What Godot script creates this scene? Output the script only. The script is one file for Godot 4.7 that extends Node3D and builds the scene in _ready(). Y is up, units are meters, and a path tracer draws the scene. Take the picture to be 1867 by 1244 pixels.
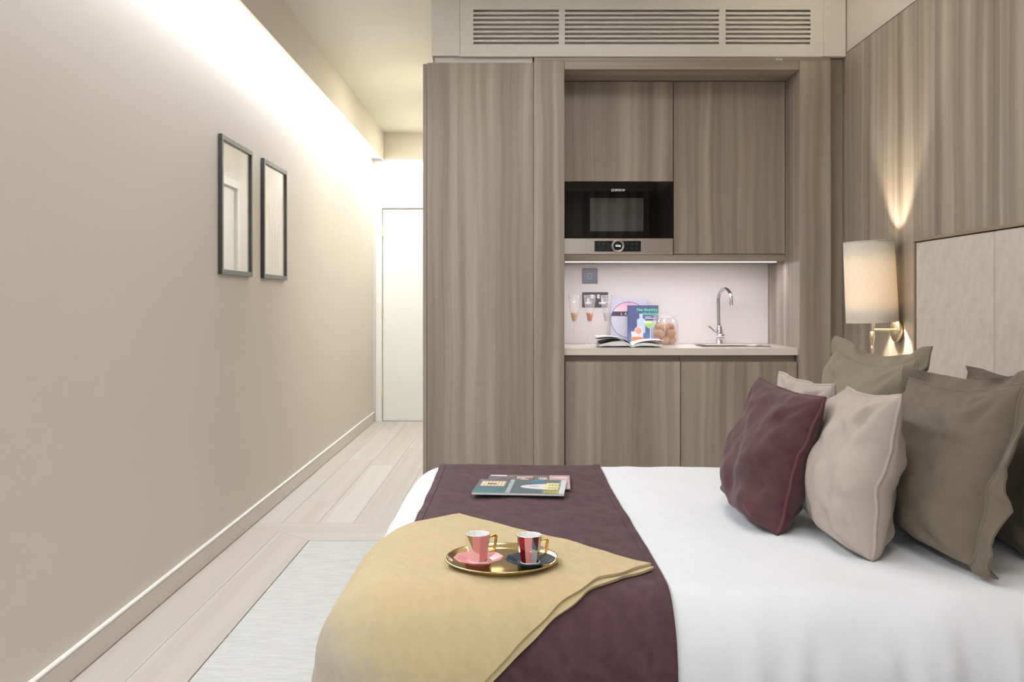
extends Node3D
# Studio flat: bed, kitchenette and hall. Metres, y up. The lens sits at the origin of x and z, 1.14 m high, looking along -z.
# "d" below is distance in front of the lens: z = -d.

const FOCAL := 1750.0
const EYE := 1.14
const VX := 935.0
const VY := 552.0

const WALL_L := -1.34      # painted wall on the left
const WALL_R := 1.675      # face of the wood panelling on the right
const BACK_Z := 1.2        # window wall behind the camera
const HALL_D := 9.2        # wall with the door at the end of the hall
const CEIL := 2.745
const KF := 4.82           # front plane of the kitchen surround
const KU := 5.07           # front plane of the wall cabinets
const KB := 5.41           # splashback
const WORK := 0.91         # height of the worktop
const LAMP_E := 1.0
const BED := 0.55          # height of the bed surface

var M := {}
var used := {}
var rng := RandomNumberGenerator.new()
var fnoise := FastNoiseLite.new()
var wnoise := FastNoiseLite.new()


func P(px: float, py: float, d: float) -> Vector3:
	return Vector3((px - VX) / FOCAL * d, EYE - (py - VY) / FOCAL * d, -d)


# ---------------------------------------------------------------- mesh builder
class MB:
	var v := PackedVector3Array()
	var n := PackedVector3Array()
	var t := PackedVector2Array()
	var c := PackedColorArray()
	var ix := PackedInt32Array()
	var ink := Color.WHITE
	var uvo := Vector2.ZERO
	var swap := false

	func uv_of(p: Vector3, nn: Vector3) -> Vector2:
		var a := nn.abs()
		var r: Vector2
		if a.x >= a.y and a.x >= a.z:
			r = Vector2(p.z, -p.y)
		elif a.z >= a.y:
			r = Vector2(p.x, -p.y)
		else:
			r = Vector2(p.x, p.z)
		if swap:
			r = Vector2(r.y, r.x)
		return r + uvo

	func vert(p: Vector3, nn: Vector3, uv: Vector2) -> int:
		v.append(p); n.append(nn); t.append(uv); c.append(ink)
		return v.size() - 1

	# front faces run clockwise
	func face(i: int, j: int, k: int) -> void:
		var g := (v[j] - v[i]).cross(v[k] - v[i])
		if g.length_squared() < 1e-20:
			return
		if g.dot(n[i] + n[j] + n[k]) > 0.0:
			ix.append(i); ix.append(k); ix.append(j)
		else:
			ix.append(i); ix.append(j); ix.append(k)

	func tri(a: Vector3, b: Vector3, d: Vector3, nn: Vector3) -> void:
		var i := vert(a, nn, uv_of(a, nn))
		var j := vert(b, nn, uv_of(b, nn))
		var k := vert(d, nn, uv_of(d, nn))
		face(i, j, k)

	func quad(a: Vector3, b: Vector3, d: Vector3, e: Vector3, nn: Vector3) -> void:
		var i := vert(a, nn, uv_of(a, nn))
		var j := vert(b, nn, uv_of(b, nn))
		var k := vert(d, nn, uv_of(d, nn))
		var l := vert(e, nn, uv_of(e, nn))
		face(i, j, k)
		face(i, k, l)

	# a flat quad with its print upright: a top left, b top right, d bottom right, e bottom left
	func card(a: Vector3, b: Vector3, d: Vector3, e: Vector3, nn: Vector3) -> void:
		var i := vert(a, nn, Vector2(0, 0))
		var j := vert(b, nn, Vector2(1, 0))
		var k := vert(d, nn, Vector2(1, 1))
		var l := vert(e, nn, Vector2(0, 1))
		face(i, j, k)
		face(i, k, l)

	# chamfered box between two corners, in a frame of its own
	func box(lo: Vector3, hi: Vector3, bev := 0.0015, tf := Transform3D()) -> MB:
		var ce := (lo + hi) / 2.0
		var h := (hi - lo).abs() / 2.0
		var b: float = minf(bev, minf(h.x, minf(h.y, h.z)) * 0.6)
		var ax := [Vector3(1, 0, 0), Vector3(0, 1, 0), Vector3(0, 0, 1)]
		for a in 3:
			var p: int = (a + 1) % 3
			var q: int = (a + 2) % 3
			for s in [-1.0, 1.0]:
				var f: Vector3 = ce + ax[a] * h[a] * s
				var u: Vector3 = ax[p] * (h[p] - b)
				var w: Vector3 = ax[q] * (h[q] - b)
				quad(tf * (f - u - w), tf * (f + u - w), tf * (f + u + w), tf * (f - u + w), tf.basis * (ax[a] * s))
		if b > 0.0:
			for a in 3:
				var p: int = (a + 1) % 3
				var q: int = (a + 2) % 3
				for s in [-1.0, 1.0]:
					for r in [-1.0, 1.0]:
						var l: Vector3 = ax[a] * (h[a] - b)
						var e1: Vector3 = ce + ax[p] * h[p] * s + ax[q] * (h[q] - b) * r
						var e2: Vector3 = ce + ax[p] * (h[p] - b) * s + ax[q] * h[q] * r
						quad(tf * (e1 - l), tf * (e1 + l), tf * (e2 + l), tf * (e2 - l), (tf.basis * (ax[p] * s + ax[q] * r)).normalized())
			for sx in [-1.0, 1.0]:
				for sy in [-1.0, 1.0]:
					for sz in [-1.0, 1.0]:
						var s3 := Vector3(sx, sy, sz)
						var k: Vector3 = h - Vector3(b, b, b)
						tri(tf * (ce + Vector3(h.x, k.y, k.z) * s3), tf * (ce + Vector3(k.x, h.y, k.z) * s3), tf * (ce + Vector3(k.x, k.y, h.z) * s3), (tf.basis * s3).normalized())
		return self

	# smooth grid of points, row by row; side = +1 or -1 turns it round
	func grid(pts: PackedVector3Array, nu: int, nv: int, side := 1.0, uvs := PackedVector2Array(), cols := PackedColorArray(), wrap_u := false) -> MB:
		var acc := PackedVector3Array()
		acc.resize(pts.size())
		for j in nv - 1:
			for i in (nu if wrap_u else nu - 1):
				var a := j * nu + i
				var b := j * nu + (i + 1) % nu
				var e := a + nu
				var f := b + nu
				var g1 := (pts[b] - pts[a]).cross(pts[e] - pts[a]) * side
				var g2 := (pts[f] - pts[b]).cross(pts[e] - pts[b]) * side
				acc[a] += g1; acc[b] += g1 + g2; acc[e] += g1 + g2; acc[f] += g2
		var base := v.size()
		for i in pts.size():
			v.append(pts[i])
			n.append(acc[i].normalized() if acc[i].length_squared() > 1e-24 else Vector3.UP)
			t.append(uvs[i] if uvs.size() else Vector2(float(i % nu) / (nu - 1), float(i / nu) / maxf(1, nv - 1)))
			c.append(cols[i] if cols.size() else ink)
		for j in nv - 1:
			for i in (nu if wrap_u else nu - 1):
				var a := base + j * nu + i
				var b := base + j * nu + (i + 1) % nu
				face(a, b, a + nu)
				face(b, b + nu, a + nu)
		return self

	# profile of (radius, height) points turned round y
	func lathe(prof: Array, sides := 32, tf := Transform3D(), flat := false) -> MB:
		if flat:
			for j in prof.size() - 1:
				for i in sides:
					var a0 := TAU * i / sides
					var a1 := TAU * (i + 1) / sides
					var p: Vector2 = prof[j]
					var q: Vector2 = prof[j + 1]
					var am := (a0 + a1) / 2.0
					var nn := (tf.basis * Vector3(cos(am) * (q.y - p.y), -(q.x - p.x), sin(am) * (q.y - p.y))).normalized()
					quad(tf * Vector3(cos(a0) * p.x, p.y, sin(a0) * p.x), tf * Vector3(cos(a1) * p.x, p.y, sin(a1) * p.x), tf * Vector3(cos(a1) * q.x, q.y, sin(a1) * q.x), tf * Vector3(cos(a0) * q.x, q.y, sin(a0) * q.x), nn)
			return self
		var base := v.size()
		for j in prof.size():
			var p: Vector2 = prof[j]
			var d0: Vector2 = (prof[j] - prof[j - 1]) if j > 0 else (prof[1] - prof[0])
			var d1: Vector2 = (prof[j + 1] - prof[j]) if j < prof.size() - 1 else d0
			if d0.length() > 0.0:
				d0 = d0.normalized()
			if d1.length() > 0.0:
				d1 = d1.normalized()
			var dd := (d0 + d1)
			if dd.length() < 1e-6:
				dd = d0
			for i in sides + 1:
				var a := TAU * i / sides
				var nn := (tf.basis * Vector3(cos(a) * dd.y, -dd.x, sin(a) * dd.y)).normalized()
				vert(tf * Vector3(cos(a) * p.x, p.y, sin(a) * p.x), nn, Vector2(float(i) / sides, p.y))
		for j in prof.size() - 1:
			for i in sides:
				var a := base + j * (sides + 1) + i
				var b := a + 1
				face(a, b, a + sides + 1)
				face(b, b + sides + 1, a + sides + 1)
		return self

	func tube(path: Array, r, sides := 12, closed := false) -> MB:
		var cnt := path.size()
		var pts := PackedVector3Array()
		var up := Vector3.UP
		var prev := Vector3.ZERO
		for i in cnt:
			var a: Vector3 = path[(i - 1 + cnt) % cnt] if (closed or i > 0) else path[0]
			var b: Vector3 = path[(i + 1) % cnt] if (closed or i < cnt - 1) else path[cnt - 1]
			var d := (b - a).normalized()
			var s: Vector3
			if i == 0:
				s = d.cross(Vector3.UP)
				if s.length() < 0.1:
					s = d.cross(Vector3.RIGHT)
				s = s.normalized()
			else:
				s = (prev - d * prev.dot(d)).normalized()
			prev = s
			var w := d.cross(s)
			var rr: float = r[i] if r is Array else r
			for k in sides:
				var an := TAU * k / sides
				pts.append(path[i] + (s * cos(an) + w * sin(an)) * rr)
		var rows := cnt
		if closed:
			for k in sides:
				pts.append(pts[k])
			rows += 1
		grid(pts, sides, rows, -1.0, PackedVector2Array(), PackedColorArray(), true)
		if not closed:
			for e in [0, cnt - 1]:
				var d: Vector3 = ((path[0] - path[1]) if e == 0 else (path[cnt - 1] - path[cnt - 2])).normalized()
				for k in range(1, sides - 1):
					tri(pts[e * sides], pts[e * sides + k], pts[e * sides + k + 1], d)
		return self

	# polygon in (x, d) raised from y0 to y1: a flat piece with an outline
	func prism(poly: PackedVector2Array, y0: float, y1: float) -> MB:
		var ids := Geometry2D.triangulate_polygon(poly)
		for k in range(0, ids.size(), 3):
			var a := poly[ids[k]]
			var b := poly[ids[k + 1]]
			var d := poly[ids[k + 2]]
			tri(Vector3(a.x, y1, -a.y), Vector3(b.x, y1, -b.y), Vector3(d.x, y1, -d.y), Vector3.UP)
			tri(Vector3(a.x, y0, -a.y), Vector3(b.x, y0, -b.y), Vector3(d.x, y0, -d.y), Vector3.DOWN)
		var turn := -1.0 if Geometry2D.is_polygon_clockwise(poly) else 1.0
		for k in poly.size():
			var a := poly[k]
			var b := poly[(k + 1) % poly.size()]
			var e := (b - a).normalized() * turn
			quad(Vector3(a.x, y0, -a.y), Vector3(b.x, y0, -b.y), Vector3(b.x, y1, -b.y), Vector3(a.x, y1, -a.y), Vector3(e.y, 0, e.x))
		return self

	# outline in (x, y) drawn out from z0 to z1
	func extrude(poly: PackedVector2Array, z0: float, z1: float, tf := Transform3D()) -> MB:
		var ids := Geometry2D.triangulate_polygon(poly)
		for k in range(0, ids.size(), 3):
			for e in [[z1, 1.0], [z0, -1.0]]:
				tri(tf * Vector3(poly[ids[k]].x, poly[ids[k]].y, e[0]), tf * Vector3(poly[ids[k + 1]].x, poly[ids[k + 1]].y, e[0]), tf * Vector3(poly[ids[k + 2]].x, poly[ids[k + 2]].y, e[0]), tf.basis * Vector3(0, 0, e[1]))
		var turn := -1.0 if Geometry2D.is_polygon_clockwise(poly) else 1.0
		for k in poly.size():
			var a := poly[k]
			var b := poly[(k + 1) % poly.size()]
			var e := (b - a).normalized() * turn
			quad(tf * Vector3(a.x, a.y, z0), tf * Vector3(b.x, b.y, z0), tf * Vector3(b.x, b.y, z1), tf * Vector3(a.x, a.y, z1), tf.basis * Vector3(e.y, -e.x, 0))
		return self

	func mesh() -> ArrayMesh:
		var arr := []
		arr.resize(Mesh.ARRAY_MAX)
		arr[Mesh.ARRAY_VERTEX] = v
		arr[Mesh.ARRAY_NORMAL] = n
		arr[Mesh.ARRAY_TEX_UV] = t
		arr[Mesh.ARRAY_COLOR] = c
		arr[Mesh.ARRAY_INDEX] = ix
		var m := ArrayMesh.new()
		m.add_surface_from_arrays(Mesh.PRIMITIVE_TRIANGLES, arr)
		return m


func bx(lo: Vector3, hi: Vector3, bev := 0.0015) -> MB:
	return MB.new().box(lo, hi, bev)


# box given as x range, y range and distance range
func slab(x0: float, x1: float, y0: float, y1: float, d0: float, d1: float, bev := 0.0015, uvo := Vector2.ZERO, swap := false) -> MB:
	var m := MB.new()
	m.uvo = uvo
	m.swap = swap
	return m.box(Vector3(x0, y0, -d1), Vector3(x1, y1, -d0), bev)


# ---------------------------------------------------------------- nodes
func numbered(called: String) -> String:
	if not used.has(called):
		used[called] = 0
		return called
	used[called] += 1
	return "%s_%03d" % [called, used[called]]


func tag(o: Node3D, label: String, category: String, group := "") -> Node3D:
	o.set_meta("label", label)
	o.set_meta("category", category)
	if group:
		o.set_meta("group", group)
	return o


func thing(called: String, label: String, category: String, at := Vector3.ZERO, group := "") -> Node3D:
	var o := Node3D.new()
	o.name = numbered(called)
	add_child(o)
	o.position = at
	return tag(o, label, category, group)


func setting(called: String) -> Node3D:
	var o := Node3D.new()
	o.name = called
	add_child(o)
	o.set_meta("kind", "structure")
	return o


# one named mesh; its points are given in room coordinates and moved to the parent's own
func part(called: String, mb, mat: Material, parent: Node3D = null, label := "") -> MeshInstance3D:
	var o := MeshInstance3D.new()
	o.name = called
	o.mesh = mb.mesh() if mb is MB else mb
	o.material_override = mat
	if parent == null:
		o.name = numbered(called)
		add_child(o)
	else:
		parent.add_child(o, true)
		var g := Transform3D()
		var p: Node = parent
		while p != self:
			g = p.transform * g
			p = p.get_parent()
		o.transform = g.affine_inverse()
	if label:
		o.set_meta("label", label)
	return o


# a mesh whose points are already in its parent's own axes
func lpart(called: String, mb, mat: Material, parent: Node3D, label := "") -> MeshInstance3D:
	var o := part(called, mb, mat, parent, label)
	o.transform = Transform3D()
	return o


func lettering(called: String, text: String, size: float, mat: Material, parent: Node3D, tf: Transform3D, depth := 0.0006, bold := 400) -> MeshInstance3D:
	var tm := TextMesh.new()
	var f := SystemFont.new()
	f.font_names = PackedStringArray(["Droid Sans"])
	f.font_weight = bold
	tm.font = f
	tm.font_size = 64
	tm.pixel_size = size / 64.0
	tm.depth = depth
	tm.text = text
	tm.curve_step = 2.0
	var o := lpart(called, tm, mat, parent)
	o.transform = tf
	return o


# ---------------------------------------------------------------- materials
func mat(col: Color, rough := 0.6, metal := 0.0, spec := 0.5) -> StandardMaterial3D:
	var m := StandardMaterial3D.new()
	m.albedo_color = col
	m.roughness = rough
	m.metallic = metal
	m.metallic_specular = spec
	return m


func rgb(r: int, g: int, b: int) -> Color:
	return Color(r / 255.0, g / 255.0, b / 255.0)


func noise_tex(freq: float, kind := 0, oct := 3, size := 256, lo := Color.BLACK, hi := Color.WHITE, as_normal := false) -> NoiseTexture2D:
	var t := NoiseTexture2D.new()
	var nz := FastNoiseLite.new()
	nz.noise_type = FastNoiseLite.TYPE_SIMPLEX_SMOOTH if kind == 0 else FastNoiseLite.TYPE_CELLULAR
	nz.frequency = freq
	nz.fractal_octaves = oct
	nz.seed = 7
	t.noise = nz
	t.width = size
	t.height = size
	t.seamless = true
	t.as_normal_map = as_normal
	if lo != Color.BLACK or hi != Color.WHITE:
		var g := Gradient.new()
		g.set_color(0, lo)
		g.set_color(1, hi)
		t.color_ramp = g
	return t


# image from a function of (u, v) giving a colour
func image_tex(w: int, h: int, fn: Callable) -> ImageTexture:
	var data := PackedByteArray()
	data.resize(w * h * 3)
	var k := 0
	for y in h:
		for x in w:
			var c: Color = fn.call((x + 0.5) / w, (y + 0.5) / h)
			data[k] = int(clampf(c.r, 0, 1) * 255.0)
			data[k + 1] = int(clampf(c.g, 0, 1) * 255.0)
			data[k + 2] = int(clampf(c.b, 0, 1) * 255.0)
			k += 3
	return ImageTexture.create_from_image(Image.create_from_data(w, h, false, Image.FORMAT_RGB8, data))


# grey-brown walnut laminate: soft stripes along v with fine pores; covers 3.4 m by 2.6 m
func wood_texture(dark: Color, light: Color, w: int, h: int, wide: float, tall: float, fine: float, sd: int, gain := 0.62) -> ImageTexture:
	var nz := FastNoiseLite.new()
	nz.noise_type = FastNoiseLite.TYPE_SIMPLEX_SMOOTH
	nz.frequency = 1.0
	nz.fractal_type = FastNoiseLite.FRACTAL_NONE
	nz.seed = sd
	var data := PackedByteArray()
	data.resize(w * h * 3)
	var k := 0
	var rad := tall / TAU      # the grain runs round a ring, so that it meets itself
	for y in h:
		var cy := cos(TAU * y / h) * rad
		var sy := sin(TAU * y / h) * rad
		for x in w:
			var px := wide * x / w
			var fade := clampf((x - w * 0.9) / (w * 0.1), 0.0, 1.0)
			var val := 0.0
			for pass_ in (2 if fade > 0.0 else 1):
				var qx := px - (wide if pass_ == 1 else 0.0)
				# here and there the figure swells into arches
				var swell := nz.get_noise_3d(qx * 4.0 + 7.0, cy * 1.1, sy * 1.1)
				var wx := qx + 0.012 * swell + 0.004 * nz.get_noise_3d(qx * 8.0 + 50.0, cy * 2.6, sy * 2.6)
				var s := 0.5 * nz.get_noise_3d(wx * 8.0, cy * 0.16, sy * 0.16) + 0.36 * nz.get_noise_3d(wx * 22.0 + 20.0, cy * 0.3, sy * 0.3) + 0.16 * nz.get_noise_3d(wx * 60.0 + 90.0, cy * 0.7, sy * 0.7) + fine * nz.get_noise_3d(qx * 300.0, cy * 7.0, sy * 7.0)
				val += s * ((1.0 - fade) if pass_ == 0 else fade)
			var f := clampf(0.5 + val * gain, 0.0, 1.0)
			var c := dark.lerp(light, f)
			data[k] = int(c.r * 255.0)
			data[k + 1] = int(c.g * 255.0)
			data[k + 2] = int(c.b * 255.0)
			k += 3
	return ImageTexture.create_from_image(Image.create_from_data(w, h, false, Image.FORMAT_RGB8, data))


func fabric(col: Color, rough := 0.9, weave := 260.0, relief := 0.02, sheen := 0.0, spots := 0.05) -> StandardMaterial3D:
	var m := mat(Color.WHITE, rough, 0.0, 0.3)
	var lo := col.darkened(spots)
	var hi := col.lightened(spots * 0.6)
	m.albedo_texture = noise_tex(0.012, 0, 4, 256, lo, hi)
	m.uv1_triplanar = true
	m.uv1_world_triplanar = true
	m.uv1_scale = Vector3.ONE * 2.2
	m.heightmap_enabled = relief > 0.0
	if relief > 0.0:
		m.heightmap_texture = M.weave_height
		m.heightmap_scale = relief
		m.uv1_scale = Vector3.ONE * (weave / 40.0)
	if sheen > 0.0:
		m.rim_enabled = true
		m.rim = sheen
		m.rim_tint = 0.6
	return m


func make_materials() -> void:
	M.weave_height = noise_tex(0.13, 0, 2, 256)
	var wall_height := noise_tex(0.05, 0, 3, 256)
	M.wall = mat(rgb(220, 210, 198), 0.85, 0, 0.3)
	M.ceiling = mat(rgb(232, 226, 212), 0.9, 0, 0.2)
	M.ac = mat(rgb(216, 211, 201), 0.55, 0, 0.4)
	M.white_paint = mat(rgb(236, 233, 224), 0.45)
	M.skirting = mat(rgb(214, 206, 194), 0.35)
	var wood := wood_texture(rgb(124, 112, 98), rgb(184, 171, 155), 2048, 384, 3.4, 2.6, 0.09, 3, 0.66)
	M.wood = mat(Color.WHITE, 0.42, 0, 0.4)
	M.wood.albedo_texture = wood
	M.wood.uv1_scale = Vector3(1 / 3.4, 1 / 2.6, 1)
	M.carcass = mat(rgb(96, 84, 71), 0.6)
	# pale whitewashed oak, four tones, grain along v
	var oak := wood_texture(rgb(190, 179, 167), rgb(206, 196, 185), 512, 512, 1.2, 1.2, 0.25, 11, 0.6)
	M.oak = []
	for k in [Color(1, 1, 1), Color(0.982, 0.975, 0.965), Color(0.99, 0.982, 0.972), Color(0.972, 0.968, 0.965)]:
		var o := mat(k, 0.5, 0, 0.35)
		o.albedo_texture = oak
		o.uv1_scale = Vector3(1 / 1.2, 1 / 1.2, 1)
		M.oak.append(o)
	M.joint = mat(rgb(118, 104, 88), 0.9)
	M.carpet = mat(Color.WHITE, 0.95, 0, 0.2)
	var cz := FastNoiseLite.new()
	cz.frequency = 1.0
	cz.fractal_octaves = 3
	M.carpet.albedo_texture = image_tex(512, 512, func(u, v):
		var s := cz.get_noise_2d(u * 9.0, v * 60.0) * 0.6 + cz.get_noise_2d(u * 40.0 + 30.0, v * 160.0) * 0.4
		return rgb(192, 190, 184).lerp(rgb(208, 206, 200), clampf(0.5 + s, 0, 1)))
	M.carpet.uv1_triplanar = true
	M.carpet.uv1_scale = Vector3.ONE * 0.7
	M.carpet.heightmap_enabled = true
	M.carpet.heightmap_texture = M.weave_height
	M.carpet.heightmap_scale = 0.25
	M.linen_white = fabric(rgb(228, 229, 230), 0.85, 300.0, 0.012, 0.0, 0.012)
	M.burgundy = fabric(rgb(88, 53, 57), 0.75, 240.0, 0.015, 0.3, 0.09)
	M.plum_runner = fabric(rgb(84, 54, 58), 0.8, 240.0, 0.015, 0.14, 0.1)
	M.burgundy_pipe = fabric(rgb(102, 62, 66), 0.75, 240.0, 0.01, 0.2, 0.05)
	M.beige = fabric(rgb(178, 164, 151), 0.6, 260.0, 0.01, 0.15, 0.02)
	M.taupe = fabric(rgb(134, 122, 101), 0.7, 260.0, 0.012, 0.2, 0.03)
	M.taupe_dark = fabric(rgb(111, 99, 82), 0.7, 260.0, 0.012, 0.2, 0.04)
	M.headboard = fabric(rgb(206, 195, 181), 0.9, 200.0, 0.03, 0.0, 0.05)
	M.throw = fabric(Color.WHITE, 0.95, 420.0, 0.035, 0.3, 0.05)
	M.throw.vertex_color_use_as_albedo = true
	M.brass = mat(rgb(232, 218, 190), 0.28, 1.0)
	M.gold = mat(rgb(226, 186, 96), 0.12, 1.0)
	M.tray_gold = mat(rgb(222, 200, 150), 0.16, 1.0)
	M.chrome = mat(rgb(214, 214, 218), 0.08, 1.0)
	M.steel = mat(rgb(188, 178, 166), 0.3, 1.0)
	M.black_glass = mat(rgb(66, 66, 66), 0.03, 1.0)
	M.black_glass_pane = mat(rgb(142, 142, 142), 0.04, 1.0)
	M.black_plastic = mat(rgb(14, 14, 14), 0.25)
	M.frame_black = mat(rgb(66, 65, 63), 0.3, 0, 0.6)
	M.frame_black.metallic = 0.5
	M.quartz = mat(rgb(226, 216, 203), 0.18, 0, 0.5)
	M.splash = mat(rgb(232, 228, 226), 0.22, 0, 0.5)
	M.plate_grey = mat(rgb(120, 122, 130), 0.35, 0.5)
	M.white_plastic = mat(rgb(240, 240, 240), 0.3)
	M.plate_white = mat(rgb(206, 204, 198), 0.4)
	M.plate_dark = mat(rgb(92, 90, 94), 0.4, 0.3)
	M.touch = mat(rgb(60, 60, 62), 0.4)
	M.rail = mat(rgb(150, 132, 108), 0.4)
	M.paper = mat(rgb(238, 236, 230), 0.7)
	M.porcelain = mat(rgb(244, 243, 240), 0.15)
	M.ink = mat(rgb(30, 30, 32), 0.6)
	M.ink_grey = mat(rgb(84, 84, 88), 0.5)
	M.glass = mat(Color(1, 1, 1, 0.07), 0.0)
	M.glass.transparency = BaseMaterial3D.TRANSPARENCY_ALPHA
	M.pane = mat(Color(1, 1, 1, 0.03), 0.0)
	M.pane.transparency = BaseMaterial3D.TRANSPARENCY_ALPHA
	var shade_col := image_tex(256, 64, func(u, v):
		var s := cz.get_noise_2d(u * 160.0, v * 7.0) * 0.5
		return rgb(216, 206, 190).lerp(rgb(238, 229, 215), clampf(0.5 + s, 0, 1)))
	M.shade = mat(Color.WHITE, 0.9, 0, 0.1)
	M.shade.albedo_texture = shade_col
	M.shade.uv1_scale = Vector3(2, 3, 1)
	M.shade.backlight_enabled = true
	M.shade.backlight = Color(0.6, 0.6, 0.6)
	M.curtain = mat(rgb(196, 190, 180), 0.9)
	M.curtain.backlight_enabled = true
	M.curtain.backlight = Color(0.8, 0.8, 0.8)


func glow(col: Color, energy: float) -> StandardMaterial3D:
	var m := mat(rgb(240, 240, 240), 0.5)
	m.emission_enabled = true
	m.emission = col
	m.emission_energy_multiplier = energy
	return m


func area(called: String, parent: Node3D, at: Vector3, look: Vector3, size: Vector2, energy: float, col: Color) -> AreaLight3D:
	var l := AreaLight3D.new()
	l.name = called
	parent.add_child(l, true)
	l.area_size = size
	l.area_normalize_energy = false
	l.light_energy = energy
	l.light_color = col
	l.shadow_enabled = true
	l.area_range = 14.0
	var z := -look.normalized()
	var x := Vector3.UP.cross(z) if absf(z.y) < 0.9 else Vector3.RIGHT
	x = x.normalized()
	l.transform = Transform3D(Basis(x, z.cross(x), z), at - parent.position)
	return l


# ---------------------------------------------------------------- the bed's cloth
# q = (x, d) measured along the cloth laid flat; beyond the edges of the bed top the cloth bends and hangs.
const BED_R := 0.15
const BED_LO := Vector2(-0.235, 2.0)
const BED_HI := Vector2(3.0, 3.43)


func bed_cloth(q: Vector2, off: float, flare := 0.0, longest := 9.0) -> Vector3:
	var c := q.clamp(BED_LO, BED_HI)
	var e := q - c
	var l := e.length()
	var r := BED_R + off
	var wave := 0.0045 * fnoise.get_noise_2d(q.x * 3.2, q.y * 3.2) + 0.0016 * wnoise.get_noise_2d(q.x * 6.0, q.y * 11.0)
	if l < 1e-6:
		return Vector3(c.x, BED + off + wave, -c.y)
	var dir := e / l
	var th := minf(l / BED_R, PI / 2)
	var hang := clampf(l - BED_R * PI / 2, 0.0, longest)
	var out := r * sin(th)
	var down := r * (1.0 - cos(th)) + hang
	# folds grow where the cloth hangs
	var along := c.x * absf(dir.y) + c.y * absf(dir.x) + atan2(dir.y, dir.x) * 0.12
	var s := smoothstep(0.05, 0.4, l)
	var fold := sin(along * 58.0 + 5.0 * fnoise.get_noise_1d(along * 2.0 + 9.0) + l * 5.0) * 0.5 + sin(along * 97.0 + 1.3 - l * 6.0) * 0.25
	var push := s * (lerpf(0.003, 0.02, smoothstep(0.32, 0.5, c.x)) * fold * clampf(0.7 + fnoise.get_noise_1d(along * 5.0) * 1.5, 0.1, 1.4)) + hang * flare + wave * sin(th)
	return Vector3(c.x + dir.x * (out + push), BED + off - down + wave * cos(th), -(c.y + dir.y * (out + push)))


# cloth of some thickness over a grid of flat points
func cloth(nu: int, nv: int, flat: Callable, off: float, thick: float, flare := 0.0, colour = null, longest := 9.0) -> MB:
	var top := PackedVector3Array()
	var under := PackedVector3Array()
	var uvs := PackedVector2Array()
	var cols := PackedColorArray()
	for j in nv:
		for i in nu:
			var u := float(i) / (nu - 1)
			var w := float(j) / (nv - 1)
			var q: Vector2 = flat.call(u, w)
			top.append(bed_cloth(q, off + thick, flare, longest))
			under.append(bed_cloth(q, off, flare, longest))
			uvs.append(q)
			if colour != null:
				cols.append(colour.call(u, w, q))
	return sheet(top, under, nu, nv, uvs, cols)


func sheet(top: PackedVector3Array, under: PackedVector3Array, nu: int, nv: int, uvs: PackedVector2Array, cols := PackedColorArray()) -> MB:
	var m := MB.new()
	var mid := (nv / 2) * nu + nu / 2
	var side := signf((top[mid + 1] - top[mid]).cross(top[mid + nu] - top[mid]).dot(top[mid] - under[mid]))
	m.grid(top, nu, nv, side, uvs, cols)
	m.grid(under, nu, nv, -side, uvs, cols)
	var edge: Array = []
	for i in nu:
		edge.append(i)
	for j in range(1, nv):
		edge.append(j * nu + nu - 1)
	for i in range(nu - 2, -1, -1):
		edge.append((nv - 1) * nu + i)
	for j in range(nv - 2, 0, -1):
		edge.append(j * nu)
	for k in edge.size():
		var a: int = edge[k]
		var b: int = edge[(k + 1) % edge.size()]
		var nn := (top[b] - top[a]).cross(under[a] - top[a]) * side
		if cols.size():
			m.ink = cols[a]
		if nn.length_squared() > 1e-18:
			m.quad(top[a], top[b], under[b], under[a], -nn.normalized())
	return m


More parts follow.
